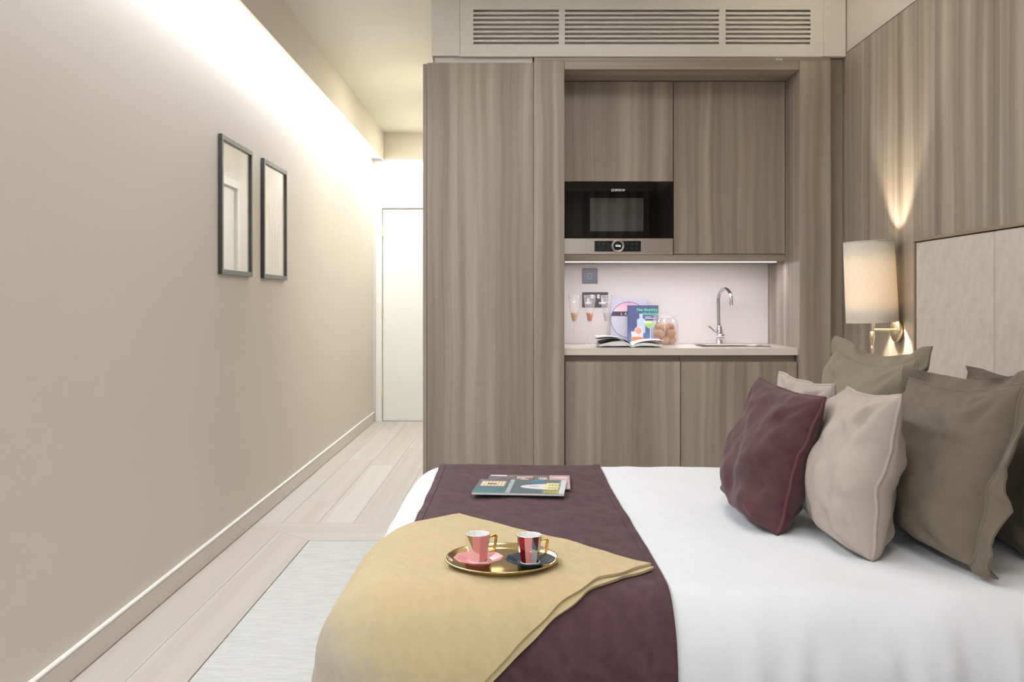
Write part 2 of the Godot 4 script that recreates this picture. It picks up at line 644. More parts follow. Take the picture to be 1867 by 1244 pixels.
# ---------------------------------------------------------------- cushions
# corners: far bottom, near bottom, near top, far top; the face looks to -x
func cushion_shape(fb: Vector3, nb: Vector3, nt: Vector3, ft: Vector3, front: float, back: float, sd: int, sag := 0.25, hollow := 0.05, n := 60, flange := 0.0, rough := 1.0, dip := 0.0) -> Dictionary:
	var nrm := (nb - fb).cross(ft - fb).normalized()
	if nrm.x > 0.0:
		nrm = -nrm
	var base := func(u: float, w: float) -> Vector3:
		var uu := u * (1.0 - hollow * (1.0 - w * w))
		var ww := w * (1.0 - hollow * (1.0 - u * u))
		var a := (uu + 1.0) / 2.0
		var b := (ww + 1.0) / 2.0
		var p := fb.lerp(nb, a).lerp(ft.lerp(nt, a), b)
		p.y -= dip * (1.0 - minf(1.0, u * u)) * smoothstep(-0.2, 1.0, w)
		return p + nrm * 0.016 * fnoise.get_noise_2d(uu * 1.3 + sd * 3.0, ww * 1.3)
	var sides := []
	for s in [1.0, -1.0]:
		var pts := PackedVector3Array()
		for j in n:
			for i in n:
				var u := sin((2.0 * i / (n - 1) - 1.0) * PI / 2)
				var w := sin((2.0 * j / (n - 1) - 1.0) * PI / 2)
				var e := (1.0 - pow(absf(u), 2.6)) * (1.0 - pow(absf(w), 2.6))
				var h := pow(maxf(e, 0.0), 0.42) * (1.0 - sag * w * 0.8) * (front if s > 0.0 else back)
				# creases: soft dents, and pleats that run out of each corner
				var dent := fnoise.get_noise_3d(u * 1.7 + sd * 13.0, w * 1.7, s * 3.0) * 0.009 + fnoise.get_noise_3d(u * 3.6, w * 3.6 + sd * 7.0, s * 5.0) * 0.0025
				var pleat := 0.0
				for cx in [-1.0, 1.0]:
					for cy in [-1.0, 1.0]:
						var dx: float = absf(u - cx)
						var dy: float = absf(w - cy)
						var r := sqrt(dx * dx + dy * dy)
						var an := atan2(dy, dx)
						pleat += sin(an * 10.0 + sd * 1.7 + cx * 2.0 + cy + r * 1.5) * exp(-r * 3.4) * smoothstep(0.0, 0.2, r) * 0.02
				pleat += sin(w * 9.0 + 2.5 * fnoise.get_noise_2d(u * 2.0 + sd, w * 2.0)) * smoothstep(0.5, 0.95, absf(u)) * (1.0 - absf(u)) * 0.03 * clampf(0.4 + fnoise.get_noise_2d(w * 2.0 + sd * 4.0, u), 0.0, 1.0)
				h += (dent + pleat) * rough * smoothstep(0.0, 0.35, e) 
				var p: Vector3 = base.call(u, w) + nrm * s * h
				p.y -= 0.035 * sqrt(maxf(e, 0.0)) * smoothstep(0.3, -0.9, w) * (1.0 if s > 0.0 else 0.6)      # the filling sinks
				p.y = maxf(p.y, BED + 0.003 + 0.002 * s)
				pts.append(p)
		sides.append(pts)
	var m := MB.new()
	var mid := (n / 2) * n + n / 2
	for k in 2:
		var pts: PackedVector3Array = sides[k]
		var want := nrm if k == 0 else -nrm
		var side := signf((pts[mid + 1] - pts[mid]).cross(pts[mid + n] - pts[mid]).dot(want))
		m.grid(pts, n, n, side)
	var loop: Array = []
	var steps := 26
	for k in steps:
		loop.append([-1.0 + 2.0 * k / steps, -1.0])
	for k in steps:
		loop.append([1.0, -1.0 + 2.0 * k / steps])
	for k in steps:
		loop.append([1.0 - 2.0 * k / steps, 1.0])
	for k in steps:
		loop.append([-1.0, 1.0 - 2.0 * k / steps])
	var edge: Array = []
	for e in loop:
		var p: Vector3 = base.call(e[0], e[1])
		p.y = maxf(p.y, BED + 0.006)
		edge.append(p)
	var border: MB = null
	if flange > 0.0:
		# flat border round the pillow, waved, standing proud of the seam
		border = MB.new()
		var inn := PackedVector3Array()
		var tp := PackedVector3Array()
		var un := PackedVector3Array()
		var uvs := PackedVector2Array()
		var cnt := edge.size() + 1
		var centre := (fb + nb + nt + ft) / 4.0
		for r in 4:
			for k in cnt:
				var e: Array = loop[k % loop.size()]
				var f := r / 3.0 
				var along := Vector2(e[0], e[1])
				var g: float = flange / (0.5 * (nb - fb).length())
				var uu: float = e[0] * (1.0 + g * f) if absf(e[0]) > 0.999 else e[0] * (1.0 + g * f)
				var ww: float = e[1] * (1.0 + g * f)
				var p: Vector3 = base.call(uu, ww)
				var wv := fnoise.get_noise_2d(k * 0.09 + sd * 9.0, f * 0.5) * 0.03 * f + fnoise.get_noise_2d(k * 0.3 + sd * 5.0, 3.0) * 0.012 * f
				if e[1] < -0.9:
					wv -= 0.5 * flange * f
				p += nrm * (wv - 0.012 * f)
				p.y = maxf(p.y, BED + 0.006 + 0.003 * r)
				tp.append(p + nrm * 0.0025)
				un.append(p - nrm * 0.0025)
				uvs.append(along)
		border = sheet(tp, un, cnt, 4, uvs)
	return {"body": m, "edge": edge, "flange": border}


func cushion(called: String, label: String, category: String, c: Array, front: float, back: float, sd: int, fab: Material, pipe: Material, group := "", sag := 0.25, hollow := 0.05, flange := 0.0, rough := 1.0, dip := 0.0) -> Node3D:
	var s := cushion_shape(c[0], c[1], c[2], c[3], front, back, sd, sag, hollow, 60, flange, rough, dip)
	var o := thing(called, label, category, Vector3((c[0].x + c[1].x) / 2, BED, (c[0].z + c[1].z) / 2), group)
	part("cover", s.body, fab, o)
	if pipe:
		part("piping", MB.new().tube(s.edge, 0.005, 8, true), pipe, o)
	if s.flange:
		part("flange", s.flange, fab, o)
	return o


# ---------------------------------------------------------------- scene
func _ready() -> void:
	fnoise.noise_type = FastNoiseLite.TYPE_SIMPLEX_SMOOTH
	fnoise.frequency = 1.0
	fnoise.fractal_octaves = 2
	fnoise.seed = 21
	wnoise.noise_type = FastNoiseLite.TYPE_SIMPLEX_SMOOTH
	wnoise.frequency = 1.0
	wnoise.seed = 5
	rng.seed = 42

	# camera: level, with the lens shifted so that the horizon lies above the middle of the frame
	var cam := Camera3D.new()
	cam.name = "camera"
	cam.projection = Camera3D.PROJECTION_FRUSTUM
	cam.near = 0.05
	cam.far = 60.0
	cam.size = 1244.0 / FOCAL * cam.near
	cam.frustum_offset = Vector2((933.5 - VX) / FOCAL, -(622.0 - VY) / FOCAL) * cam.near
	add_child(cam)
	cam.position = Vector3(0, EYE, 0)
	cam.current = true

	var env := Environment.new()
	env.background_mode = Environment.BG_SKY
	var sky := Sky.new()
	var sm := ProceduralSkyMaterial.new()
	sm.sky_top_color = Color(0.8, 0.84, 0.9)
	sm.sky_horizon_color = Color(0.92, 0.93, 0.95)
	sm.ground_bottom_color = Color(0.45, 0.44, 0.42)
	sm.ground_horizon_color = Color(0.6, 0.6, 0.58)
	sky.sky_material = sm
	env.sky = sky
	env.background_energy_multiplier = 4.5
	env.tonemap_mode = Environment.TONE_MAPPER_LINEAR
	env.tonemap_exposure = 1.1
	env.sdfgi_enabled = true
	env.ssao_enabled = true
	env.ssil_enabled = true
	var we := WorldEnvironment.new()
	we.name = "world"
	we.environment = env
	add_child(we)

	make_materials()
	build_lights()
	build_room()
	build_kitchen()
	build_counter_things()
	build_wall_things()
	build_bed()
	build_bed_things()


# lamps: cove strips, added ceiling fill panels, hall downlights
func build_lights() -> void:
	var white := Color(0.9, 0.945, 1.0)
	var soft := Color(1.0, 0.985, 0.985)
	var warm := Color(0.98, 1.0, 0.9)
	var cove := thing("cove_light", "long white light strip in the slot along the top of the left wall", "light", Vector3(-1.285, 2.5, -4))
	part("diffuser", slab(-1.333, -1.238, 2.503, 2.512, -1.15, 9.05, 0.0), glow(white, 1.6), cove)
	part("edge_profile", slab(-1.3395, -1.3335, 2.494, 2.512, -1.15, 9.05, 0.001), M.plate_white, cove)
	area("cove_glow", cove, Vector3(-1.285, 2.5, -4.0), Vector3.DOWN, Vector2(0.09, 10.1), 11.6, white)
	var cove2 := thing("cove_light", "short white light strip in the slot above the hall door", "light", Vector3(-0.85, 2.5, -9.13))
	part("diffuser", slab(-1.21, -0.47, 2.503, 2.512, 9.085, 9.18, 0.0), glow(white, 1.6), cove2)
	area("cove_glow", cove2, Vector3(-0.84, 2.5, -9.132), Vector3.DOWN, Vector2(0.74, 0.09), 5.0, white)
	# square fill panels added on the unseen ceiling to light the room softly
	for k in 2:
		var d: float = [1.0, 3.5][k]
		var f := thing("added_fill_panel", ["added square fill panel on the unseen ceiling between the bed and the window wall", "added square fill panel on the unseen ceiling over the far side of the bed"][k], "light", Vector3(0.35, CEIL, -d))
		part("frame", slab(-0.07, 0.77, CEIL - 0.02, CEIL - 0.001, d - 0.42, d + 0.42, 0.004), M.white_paint, f)
		part("diffuser", slab(-0.05, 0.75, CEIL - 0.024, CEIL - 0.0195, d - 0.4, d + 0.4, 0.0), glow(soft, 2.0), f)
		area("panel_glow", f, Vector3(0.35, CEIL - 0.027, -d), Vector3.DOWN, Vector2(0.8, 0.8), 1.55, soft)
	for k in 2:
		var d: float = [6.9, 8.4][k]
		var f := thing("downlight", ["round recessed downlight in the hall ceiling by the bathroom door", "round recessed downlight in the hall ceiling near the end door"][k], "light", Vector3(-0.6, CEIL, -d), "hall downlights")
		part("rim", MB.new().lathe([Vector2(0.045, 0.0), Vector2(0.06, 0.0), Vector2(0.06, -0.006), Vector2(0.045, -0.006), Vector2(0.045, 0.0)], 32, Transform3D(Basis(), Vector3(-0.6, CEIL - 0.0005, -d))), M.white_paint, f)
		part("lens", MB.new().lathe([Vector2(0.0, -0.004), Vector2(0.044, -0.004), Vector2(0.044, -0.001), Vector2(0.0, -0.001)], 32, Transform3D(Basis(), Vector3(-0.6, CEIL - 0.0005, -d))), glow(warm, 3.0), f)
		area("downlight_glow", f, Vector3(-0.6, CEIL - 0.008, -d), Vector3.DOWN, Vector2(0.08, 0.08), 85.0, warm)


func build_room() -> void:
	# ---- floor
	var fl := setting("floor")
	part("screed", slab(WALL_L - 0.1, 1.9, -0.2, -0.012, -1.4, 9.4, 0.0), M.joint, fl)
	var g := 0.0008
	var board := func(poly: PackedVector2Array, tone: int, across: bool) -> void:
		var m := MB.new()
		m.uvo = Vector2(rng.randf() * 3.0, rng.randf() * 3.0)
		m.swap = across
		m.prism(poly, -0.012, 0.0)
		part("plank", m, M.oak[tone % 4], fl)
	var rect := func(x0: float, x1: float, d0: float, d1: float) -> PackedVector2Array:
		return PackedVector2Array([Vector2(x0 + g, d0 + g), Vector2(x1 - g, d0 + g), Vector2(x1 - g, d1 - g), Vector2(x0 + g, d1 - g)])
	# two border boards along the wall, two across the end of the carpet, mitred
	var e0 := WALL_L + 0.001
	for r in [[-1.2, 0.7], [0.7, 2.75], [2.75, 4.784]]:
		board.call(rect.call(e0, -1.166, r[0], r[1]), int(r[0] * 3 + 9), false)
	board.call(rect.call(-1.166, -0.978, -1.2, 1.5), 2, false)
	board.call(PackedVector2Array([Vector2(-1.166 + g, 1.5 + g), Vector2(-0.978 - g, 1.5 + g), Vector2(-0.978 - g, 4.597 - g), Vector2(-1.166 + g, 4.784 - 2 * g)]), 1, false)
	board.call(PackedVector2Array([Vector2(-0.978, 4.597 + g), Vector2(0.6, 4.597 + g), Vector2(0.6, 4.784 - g), Vector2(-1.165 + g, 4.784 - g)]), 3, true)
	board.call(rect.call(0.6, WALL_R, 4.597, 4.784), 0, true)
	board.call(rect.call(e0, -0.1, 4.784, 4.963), 2, true)
	board.call(rect.call(-0.1, WALL_R, 4.784, 4.963), 1, true)
	var xs := [e0, -1.195, -1.007, -0.822, -0.63, -0.452]
	for k in 5:
		var d := 4.963
		var step: float = [1.3, 0.55, 1.75, 0.95, 0.4][k]
		var t: int = k * 2
		while d < HALL_D:
			var to := minf(HALL_D, d + step)
			board.call(rect.call(xs[k], xs[k + 1], d, to), t, false)
			d = to
			step = [1.6, 2.1, 1.45][t % 3]
			t += 1
	board.call(rect.call(-0.452, WALL_R, 4.963, 5.42), 1, true)
	var cp := part("carpet_inlay", slab(-0.9765, WALL_R - 0.001, -0.011, -0.0004, -1.19, 4.5955, 0.003), M.carpet)
	tag(cp, "pale grey carpet set into the oak floor at the foot of the bed", "carpet")

	# ---- walls and ceiling
	var wl := setting("wall_left")
	part("plaster", slab(WALL_L - 0.12, WALL_L, -0.2, 2.9, -1.4, 9.4, 0.0), M.wall, wl)
	var wr := setting("wall_right")
	part("plaster", slab(WALL_R + 0.02, WALL_R + 0.16, -0.2, 2.9, -1.4, 5.7, 0.0), M.wall, wr)
	part("upper_plaster", slab(WALL_R + 0.003, WALL_R + 0.0195, 2.396, CEIL, -1.19, KF + 0.03, 0.0), M.wall, wr)
	# wood panels, one board each between the seams
	var seams := [-1.19, 0.0, 0.66, 1.32, 1.98, 2.64, 3.305, 3.961, 4.66, 5.15]
	for k in seams.size() - 1:
		var p := slab(WALL_R, WALL_R + 0.0195, 0.0, 2.394, seams[k] + 0.0007, seams[k + 1] - 0.0007, 0.0008, Vector2(0.37 * k, 0.21 * k))
		part("panel", p, M.wood, wr)
	part("top_trim", slab(WALL_R - 0.001, WALL_R + 0.0195, 2.3945, 2.3965, -1.19, 5.1, 0.0), M.carcass, wr)
	var ce := setting("ceiling")
	part("plaster", slab(WALL_L - 0.12, 1.9, CEIL, 2.95, -1.4, 9.4, 0.0), M.ceiling, ce)
	# window wall behind the camera
	var wb := setting("wall_back")
	for r in [[WALL_L - 0.12, -0.95, -0.2, 2.9], [1.55, 1.9, -0.2, 2.9], [-0.95, 1.55, 2.42, 2.9], [-0.95, 1.55, -0.2, 0.06]]:
		part("plaster", slab(r[0], r[1], r[2], r[3], -BACK_Z - 0.2, -BACK_Z, 0.0), M.wall, wb)
	var win := setting("window_1")
	for r in [[-0.95, -0.88, 0.06, 2.42], [1.48, 1.55, 0.06, 2.42], [0.265, 0.335, 0.06, 2.42], [-0.88, 1.48, 2.35, 2.42], [-0.88, 1.48, 0.06, 0.13]]:
		part("window_frame", slab(r[0], r[1], r[2], r[3], -BACK_Z - 0.12, -BACK_Z - 0.06, 0.004), M.white_paint, win)
	for r in [[-0.88, 0.265], [0.335, 1.48]]:
		part("pane", slab(r[0], r[1], 0.13, 2.35, -BACK_Z - 0.093, -BACK_Z - 0.087, 0.0), M.pane, win)
	# end of the hall: wall round the door
	var we := setting("wall_hall_end")
	for r in [[WALL_L - 0.12, -1.262, -0.2, 2.9], [-1.262, -0.455, 2.05, 2.9], [-0.455, -0.3, -0.2, 2.9]]:
		part("plaster", slab(r[0], r[1], r[2], r[3], HALL_D, HALL_D + 0.15, 0.0), M.wall, we)
	# block of the bathroom: its side makes the hall, its front carries the kitchen
	var wk := setting("wall_kitchen")
	part("plaster", slab(-0.44, 1.9, -0.2, 2.9, KB + 0.02, KB + 0.16, 0.0), M.wall, wk)
	var wh := setting("wall_hall_side")
	for r in [[5.4, 6.88, -0.2, 2.9], [6.88, 7.7, 2.06, 2.9], [7.7, 9.35, -0.2, 2.9]]:
		part("plaster", slab(-0.45, -0.3, r[2], r[3], r[0], r[1], 0.0), M.wall, wh)

	# ---- pelmets that hide the strips
	var t1 := setting("trim_1")
	part("pelmet", slab(-1.236, -1.216, 2.49, CEIL, -1.19, 9.085, 0.001), M.wall, t1)
	var t2 := setting("trim_2")
	part("pelmet", slab(-1.216, -0.455, 2.49, CEIL, 9.06, 9.08, 0.001), M.wall, t2)
	# ---- baseboards
	var b1 := setting("baseboard_left")
	part("board", slab(WALL_L, WALL_L + 0.012, 0.0, 0.082, -1.19, HALL_D, 0.004), M.skirting, b1)
	part("cap", slab(WALL_L, WALL_L + 0.016, 0.0825, 0.095, -1.19, HALL_D, 0.004), M.white_paint, b1)
	var b2 := setting("baseboard_hall")
	part("board", slab(-0.462, -0.4505, 0.0, 0.09, 7.79, HALL_D - 0.03, 0.003), M.white_paint, b2)

	# ---- doors
	var d1 := setting("door_1")
	part("leaf", slab(-1.247, -0.47, 0.006, 2.037, HALL_D + 0.012, HALL_D + 0.055, 0.002), M.white_paint, d1)
	for r in [[-1.262, -1.252, 0.0, 2.05], [-0.465, -0.455, 0.0, 2.05], [-1.252, -0.465, 2.042, 2.05]]:
		part("jamb", slab(r[0], r[1], r[2], r[3], HALL_D - 0.001, HALL_D + 0.1, 0.001), M.white_paint, d1)
	part("architrave", slab(-1.312, -1.256, 0.0, 2.1, HALL_D - 0.014, HALL_D - 0.0005, 0.004), M.white_paint, d1)
	part("architrave", slab(-1.256, -0.456, 2.046, 2.1, HALL_D - 0.014, HALL_D - 0.0005, 0.004), M.white_paint, d1)
	for y in [1.83, 1.055, 0.285]:
		part("hinge", MB.new().tube([Vector3(-1.25, y - 0.055, -HALL_D + 0.004), Vector3(-1.25, y + 0.055, -HALL_D + 0.004)], 0.009, 10), M.brass, d1)
	part("reveal", slab(-1.252, -0.465, 0.0, 2.042, HALL_D + 0.056, HALL_D + 0.1, 0.0), M.carcass, d1)
	var d2 := setting("door_2")
	part("leaf", slab(-0.43, -0.39, 0.006, 2.045, 6.895, 7.685, 0.002), M.white_paint, d2)
	part("architrave", slab(-0.463, -0.4505, 0.0, 2.06, 7.69, 7.75, 0.003), M.white_paint, d2)
	part("architrave", slab(-0.463, -0.4505, 0.0, 2.06, 6.83, 6.89, 0.003), M.white_paint, d2)
	part("architrave", slab(-0.463, -0.4505, 2.05, 2.11, 6.83, 7.75, 0.003), M.white_paint, d2)
	part("door_handle", MB.new().tube([Vector3(-0.43, 1.02, -7.6), Vector3(-0.475, 1.02, -7.6), Vector3(-0.485, 1.02, -7.59), Vector3(-0.485, 1.02, -7.48)], 0.009, 10), M.steel, d2)
	part("escutcheon", slab(-0.436, -0.4305, 0.93, 1.11, 7.575, 7.625, 0.003), M.steel, d2)
	part("reveal", slab(-0.385, -0.3, 0.0, 2.06, 6.88, 7.7, 0.0), M.carcass, d2)


func build_kitchen() -> void:
	# X at the front plane and at the wall cabinets
	var L := 0.259
	var R := 1.4406
	# ---- tall cabinet on the left
	var tc := thing("tall_cabinet", "tall grey-brown wood cabinet with one full-height door at the hall corner", "cabinet", Vector3(-0.17, 0, -5.1))
	part("side_panel", slab(-0.452, -0.4325, 0.0, 2.34, KF + 0.004, KB + 0.0, 0.001), M.wood, tc)
	part("carcass", slab(-0.4325, 0.1035, 0.05, 2.34, KF + 0.024, KB, 0.0), M.carcass, tc)
	part("plinth", slab(-0.4325, 0.1035, 0.0, 0.0495, KF + 0.05, KF + 0.07, 0.0), M.carcass, tc)
	part("door", slab(-0.4305, 0.1035, 0.02, 2.345, KF, KF + 0.021, 0.0012, Vector2(1.2, 0.3)), M.wood, tc)
	# ---- surround: two uprights, header and filler
	var su := thing("kitchen_surround", "grey-brown wood frame round the kitchen niche", "cabinet frame", Vector3(0.85, 0, -5.0))
	part("upright", slab(0.105, L, 0.0, 2.356, KF - 0.004, KU + 0.33, 0.002, Vector2(2.0, 0.1)), M.wood, su)
	part("upright", slab(R, 1.598, 0.0, 2.356, KF, KU + 0.33, 0.002, Vector2(0.5, 0.4)), M.wood, su)
	part("header", slab(L + 0.0005, R - 0.0005, 2.312, 2.3555, KF + 0.002, KU + 0.3, 0.002, Vector2(0.2, 0.7), true), M.wood, su)
	part("top_rail", slab(0.108, 1.598, 2.357, 2.376, KF + 0.012, KF + 0.03, 0.001, Vector2(0.7, 0.2), true), M.wood, su)
	part("filler", slab(1.5985, 1.6745, 0.0, 2.3765, KF + 0.05, KF + 0.07, 0.001, Vector2(0.9, 0.2)), M.wood, su)
	# ---- air conditioning box with louvred panel
	var ac := thing("air_conditioner", "wide pale grey boxed air conditioner with louvred slots above the cabinets", "air conditioner", Vector3(0.63, 2.377, -5.0))
	var af := KF
	part("casing", slab(-0.408, -0.2665, 2.381, CEIL - 0.001, af + 0.002, af + 0.02, 0.001), M.ac, ac)
	part("casing", slab(1.5605, 1.6735, 2.379, CEIL - 0.001, af + 0.002, af + 0.02, 0.001), M.ac, ac)
	part("casing", slab(-0.408, -0.39, 2.381, CEIL - 0.001, af + 0.0205, KB + 0.019, 0.001), M.ac, ac)
	part("underside", slab(-0.3895, 1.6735, 2.381, 2.39, af + 0.031, KB + 0.019, 0.0), M.ac, ac)
	part("back_liner", slab(-0.2665, 1.5605, 2.391, CEIL - 0.001, af + 0.038, af + 0.042, 0.0), M.ac, ac)
	# front panel: stiles and rails round the three groups of slots
	var groups := [[-0.1983, 0.2314], [0.2617, 1.0358], [1.0689, 1.4959]]
	var y0 := 2.4388
	var pitch := 0.0232
	var slot := 0.0118
	var ytop := y0 + 7 * pitch + slot
	var fp := MB.new()
	fp.box(Vector3(-0.2655, 2.3765, -(af + 0.018)), Vector3(1.5595, y0, -af), 0.001)
	fp.box(Vector3(-0.2655, ytop, -(af + 0.018)), Vector3(1.5595, CEIL - 0.001, -af), 0.0)
	var stiles := [[-0.2655, groups[0][0]], [groups[0][1], groups[1][0]], [groups[1][1], groups[2][0]], [groups[2][1], 1.5595]]
	for s in stiles:
		fp.box(Vector3(s[0], y0, -(af + 0.018)), Vector3(s[1], ytop, -af), 0.0)
	part("access_panel", fp, M.ac, ac)
	for q in groups:
		for k in 7:
			var yy := y0 + k * pitch + slot
			part("slat", slab(q[0] - 0.002, q[1] + 0.002, yy, yy + pitch - slot, af + 0.0004, af + 0.017, 0.0025), M.ac, ac)
	part("lit_gap_board", slab(-0.395, 0.1, 2.347, 2.3805, af + 0.028, af + 0.04, 0.001), M.ac, ac)  # pale board added in the gap, standing in for the lit wall behind
	var st := part("sticker", slab(1.3262, 1.3555, 2.3625, 2.369, KF + 0.0108, KF + 0.0118, 0.0), M.white_plastic)
	tag(st, "tiny white sticker on the wood rail under the air conditioner", "sticker")
	for k in 3:
		part("print", slab(1.3362 + k * 0.0035, 1.3387 + k * 0.0035, 2.3643, 2.3668, KF + 0.0104, KF + 0.0109, 0.0), M.ink, st)

	# ---- wall cabinets
	var wc := thing("wall_cabinet", "wood wall cabinet with a lift-up door over the microwave", "cabinet", Vector3(0.553, 1.395, -KU - 0.15))
	part("carcass", slab(L + 0.002, 0.847, 1.782, 2.309, KU + 0.0205, KB - 0.002, 0.0), M.carcass, wc)
	part("side_panel", slab(L + 0.002, L + 0.006, 1.396, 1.7815, KU + 0.05, KB - 0.002, 0.0), M.carcass, wc)
	part("door", slab(L + 0.002, 0.8465, 1.78, 2.3085, KU, KU + 0.02, 0.0012, Vector2(2.6, 0.9)), M.wood, wc)
	var wc2 := thing("wall_cabinet", "wood wall cabinet with a tall plain door beside the microwave", "cabinet", Vector3(1.144, 1.395, -KU - 0.15))
	part("carcass", slab(0.851, R - 0.003, 1.397, 2.309, KU + 0.0205, KB - 0.002, 0.0), M.carcass, wc2)
	part("door", slab(0.8505, R - 0.003, 1.397, 2.3085, KU, KU + 0.02, 0.0012, Vector2(1.75, 1.3)), M.wood, wc2)
	var bb := thing("cabinet_base_board", "wood board under the wall cabinets with a light strip let into it", "board", Vector3(0.85, 1.36, -KU - 0.1))
	part("board", slab(L + 0.001, R - 0.0005, 1.3575, 1.3945, KU - 0.002, KB - 0.001, 0.0012, Vector2(0.3, 0.5), true), M.wood, bb)
	var strip := part("light_strip", slab(L + 0.02, 1.395, 1.3535, 1.3572, KU + 0.01, KU + 0.028, 0.0005), glow(Color(1, 0.97, 0.98), 3.0), bb, "glowing white strip")
	area("strip_glow", bb, Vector3(0.83, 1.3525, -(KU + 0.019)), Vector3.DOWN, Vector2(1.1, 0.02), 15.0, Color(0.98, 0.955, 1.0))

	# ---- microwave
	var mw := thing("microwave", "built-in black glass microwave with a steel control band", "microwave", Vector3(0.5536, 1.396, -KU))
	part("body", slab(L + 0.008, 0.8425, 1.4, 1.775, KU + 0.012, KU + 0.3, 0.0), M.black_plastic, mw)
	part("door_glass", slab(L + 0.008, 0.8465, 1.4815, 1.7775, KU - 0.004, KU + 0.0115, 0.002), M.black_glass, mw)
	part("window", slab(0.408, 0.69, 1.517, 1.692, KU - 0.0044, KU - 0.0041, 0.0), M.black_glass_pane, mw)
	part("control_band", slab(L + 0.008, 0.8465, 1.3965, 1.4805, KU - 0.006, KU + 0.0115, 0.002), M.steel, mw)
	part("control_field", slab(0.4312, 0.6755, 1.4095, 1.4655, KU - 0.0068, KU - 0.0061, 0.0), M.black_plastic, mw)
	var kc := Vector3(0.5536, 1.4385, -(KU - 0.007))
	var face := Transform3D(Basis(Vector3.RIGHT, PI / 2), kc)
	var knob := part("dial", MB.new().lathe([Vector2(0.023, 0.0), Vector2(0.0345, 0.0), Vector2(0.0345, 0.012), Vector2(0.032, 0.014), Vector2(0.026, 0.014), Vector2(0.023, 0.011), Vector2(0.023, 0.0)], 48, face), M.steel, mw)
	var disp := part("display", MB.new().lathe([Vector2(0.0, 0.009), Vector2(0.0229, 0.009), Vector2(0.0229, 0.0), Vector2(0.0, 0.0)], 40, face), M.black_plastic, knob)
	var blue := glow(Color(0.75, 0.9, 1.0), 1.6)
	lettering("clock_digits", "17:35", 0.0115, blue, mw, Transform3D(Basis(), Vector3(0, 1.4385 - 1.396, 0.0168)), 0.0006, 600)
	# touch symbols beside the dial
	for sx in [-1.0, 1.0]:
		for r in 2:
			for k in 3:
				var q := Vector3(0.5536 + sx * (0.05 + k * 0.025), 1.4265 + r * 0.023, -(KU - 0.0068))
				part("touch_key", MB.new().box(q + Vector3(-0.004, -0.003, 0), q + Vector3(0.004, 0.003, 0.0003), 0.0), M.touch, mw)
	lettering("lettering", "BOSCH", 0.0165, M.white_plastic, mw, Transform3D(Basis(), Vector3(0.011, 1.734 - 1.396, 0.0046)), 0.0006, 700)
	var ring := Transform3D(Basis(Vector3.RIGHT, PI / 2), Vector3(0.5536 - 0.027, 1.734, -(KU - 0.0042)))
	var em := MB.new()
	em.lathe([Vector2(0.0066, 0.0), Vector2(0.008, 0.0), Vector2(0.008, 0.0005), Vector2(0.0066, 0.0005), Vector2(0.0066, 0.0)], 32, ring)
	em.box(Vector3(-0.0035, 0, -0.004), Vector3(-0.0022, 0.0005, 0.004), 0.0, ring)
	em.box(Vector3(0.0022, 0, -0.004), Vector3(0.0035, 0.0005, 0.004), 0.0, ring)
	em.box(Vector3(-0.003, 0, -0.0006), Vector3(0.003, 0.0005, 0.0006), 0.0, ring)
	part("emblem", em, M.white_plastic, mw)

	# ---- base cabinets
	for k in 2:
		var x0: float = [L + 0.006, 0.8495][k]
		var x1: float = [0.8465, R - 0.004][k]
		var b := thing("base_cabinet", ["wood base cabinet under the glasses end of the worktop", "wood base cabinet under the sink"][k], "cabinet", Vector3((x0 + x1) / 2, 0, -5.1))
		part("carcass", slab(x0, x1, 0.1, [0.838, 0.735][k], KF + 0.053, KB - 0.002, 0.0), M.carcass, b)
		part("channel", slab(x0, x1, 0.8385, 0.873, KF + 0.075, KF + 0.09, 0.0, Vector2(0.4, 0.3), true), M.wood, b)
		part("plinth", slab(x0, x1, 0.0, 0.0995, KF + 0.09, KF + 0.105, 0.0), M.carcass, b)
		part("door", slab(x0, x1, 0.11, 0.841, KF + 0.03, KF + 0.052, 0.0012, Vector2(0.15 + 1.4 * k, 0.6)), M.wood, b)
	# ---- worktop with a cut-out for the sink
	var sx0 := 0.985
	var sx1 := 1.35
	var sd0 := 4.97
	var sd1 := 5.26
	var wt := MB.new()
	wt.box(Vector3(L + 0.001, 0.874, -sd0), Vector3(R - 0.0008, WORK, -(KF + 0.03)), 0.0006)
	wt.box(Vector3(L + 0.001, 0.874, -(KB - 0.001)), Vector3(R - 0.0008, WORK, -sd1), 0.0)
	wt.box(Vector3(L + 0.001, 0.874, -sd1), Vector3(sx0, WORK, -sd0), 0.0)
	wt.box(Vector3(sx1, 0.874, -sd1), Vector3(R - 0.0008, WORK, -sd0), 0.0)
	tag(part("worktop", wt, M.quartz), "pale beige stone worktop with a sink cut-out", "worktop")
	tag(part("splashback", slab(L + 0.001, R - 0.0005, WORK + 0.0008, 1.357, KB, KB + 0.012, 0.0), M.splash), "plain glossy white splashback behind the worktop", "splashback")
	# ---- sink: rim and bowl
	var sk := thing("sink", "small steel sink sunk in the worktop in front of the tap", "sink", Vector3(1.167, WORK, -5.115))
	var rows := [[1.0, 1.0, 0.002], [0.985, 0.003, 0.0], [0.955, -0.004, 0.0], [0.94, -0.1, 0.0], [0.86, -0.145, 0.0], [0.45, -0.152, 0.0], [0.05, -0.154, 0.0]]
	var pts := PackedVector3Array()
	var cnt := 48
	for r in rows:
		var yy: float = 0.001 if r[0] == 1.0 else r[1]
		for i in cnt:
			var a := TAU * i / cnt
			var ca := cos(a)
			var sa := sin(a)
			var k := pow(pow(absf(ca), 5.0) + pow(absf(sa), 5.0), -0.2)
			pts.append(Vector3(1.1675 + ca * k * 0.186 * r[0], WORK + yy, -5.115 + sa * k * 0.148 * r[0]))
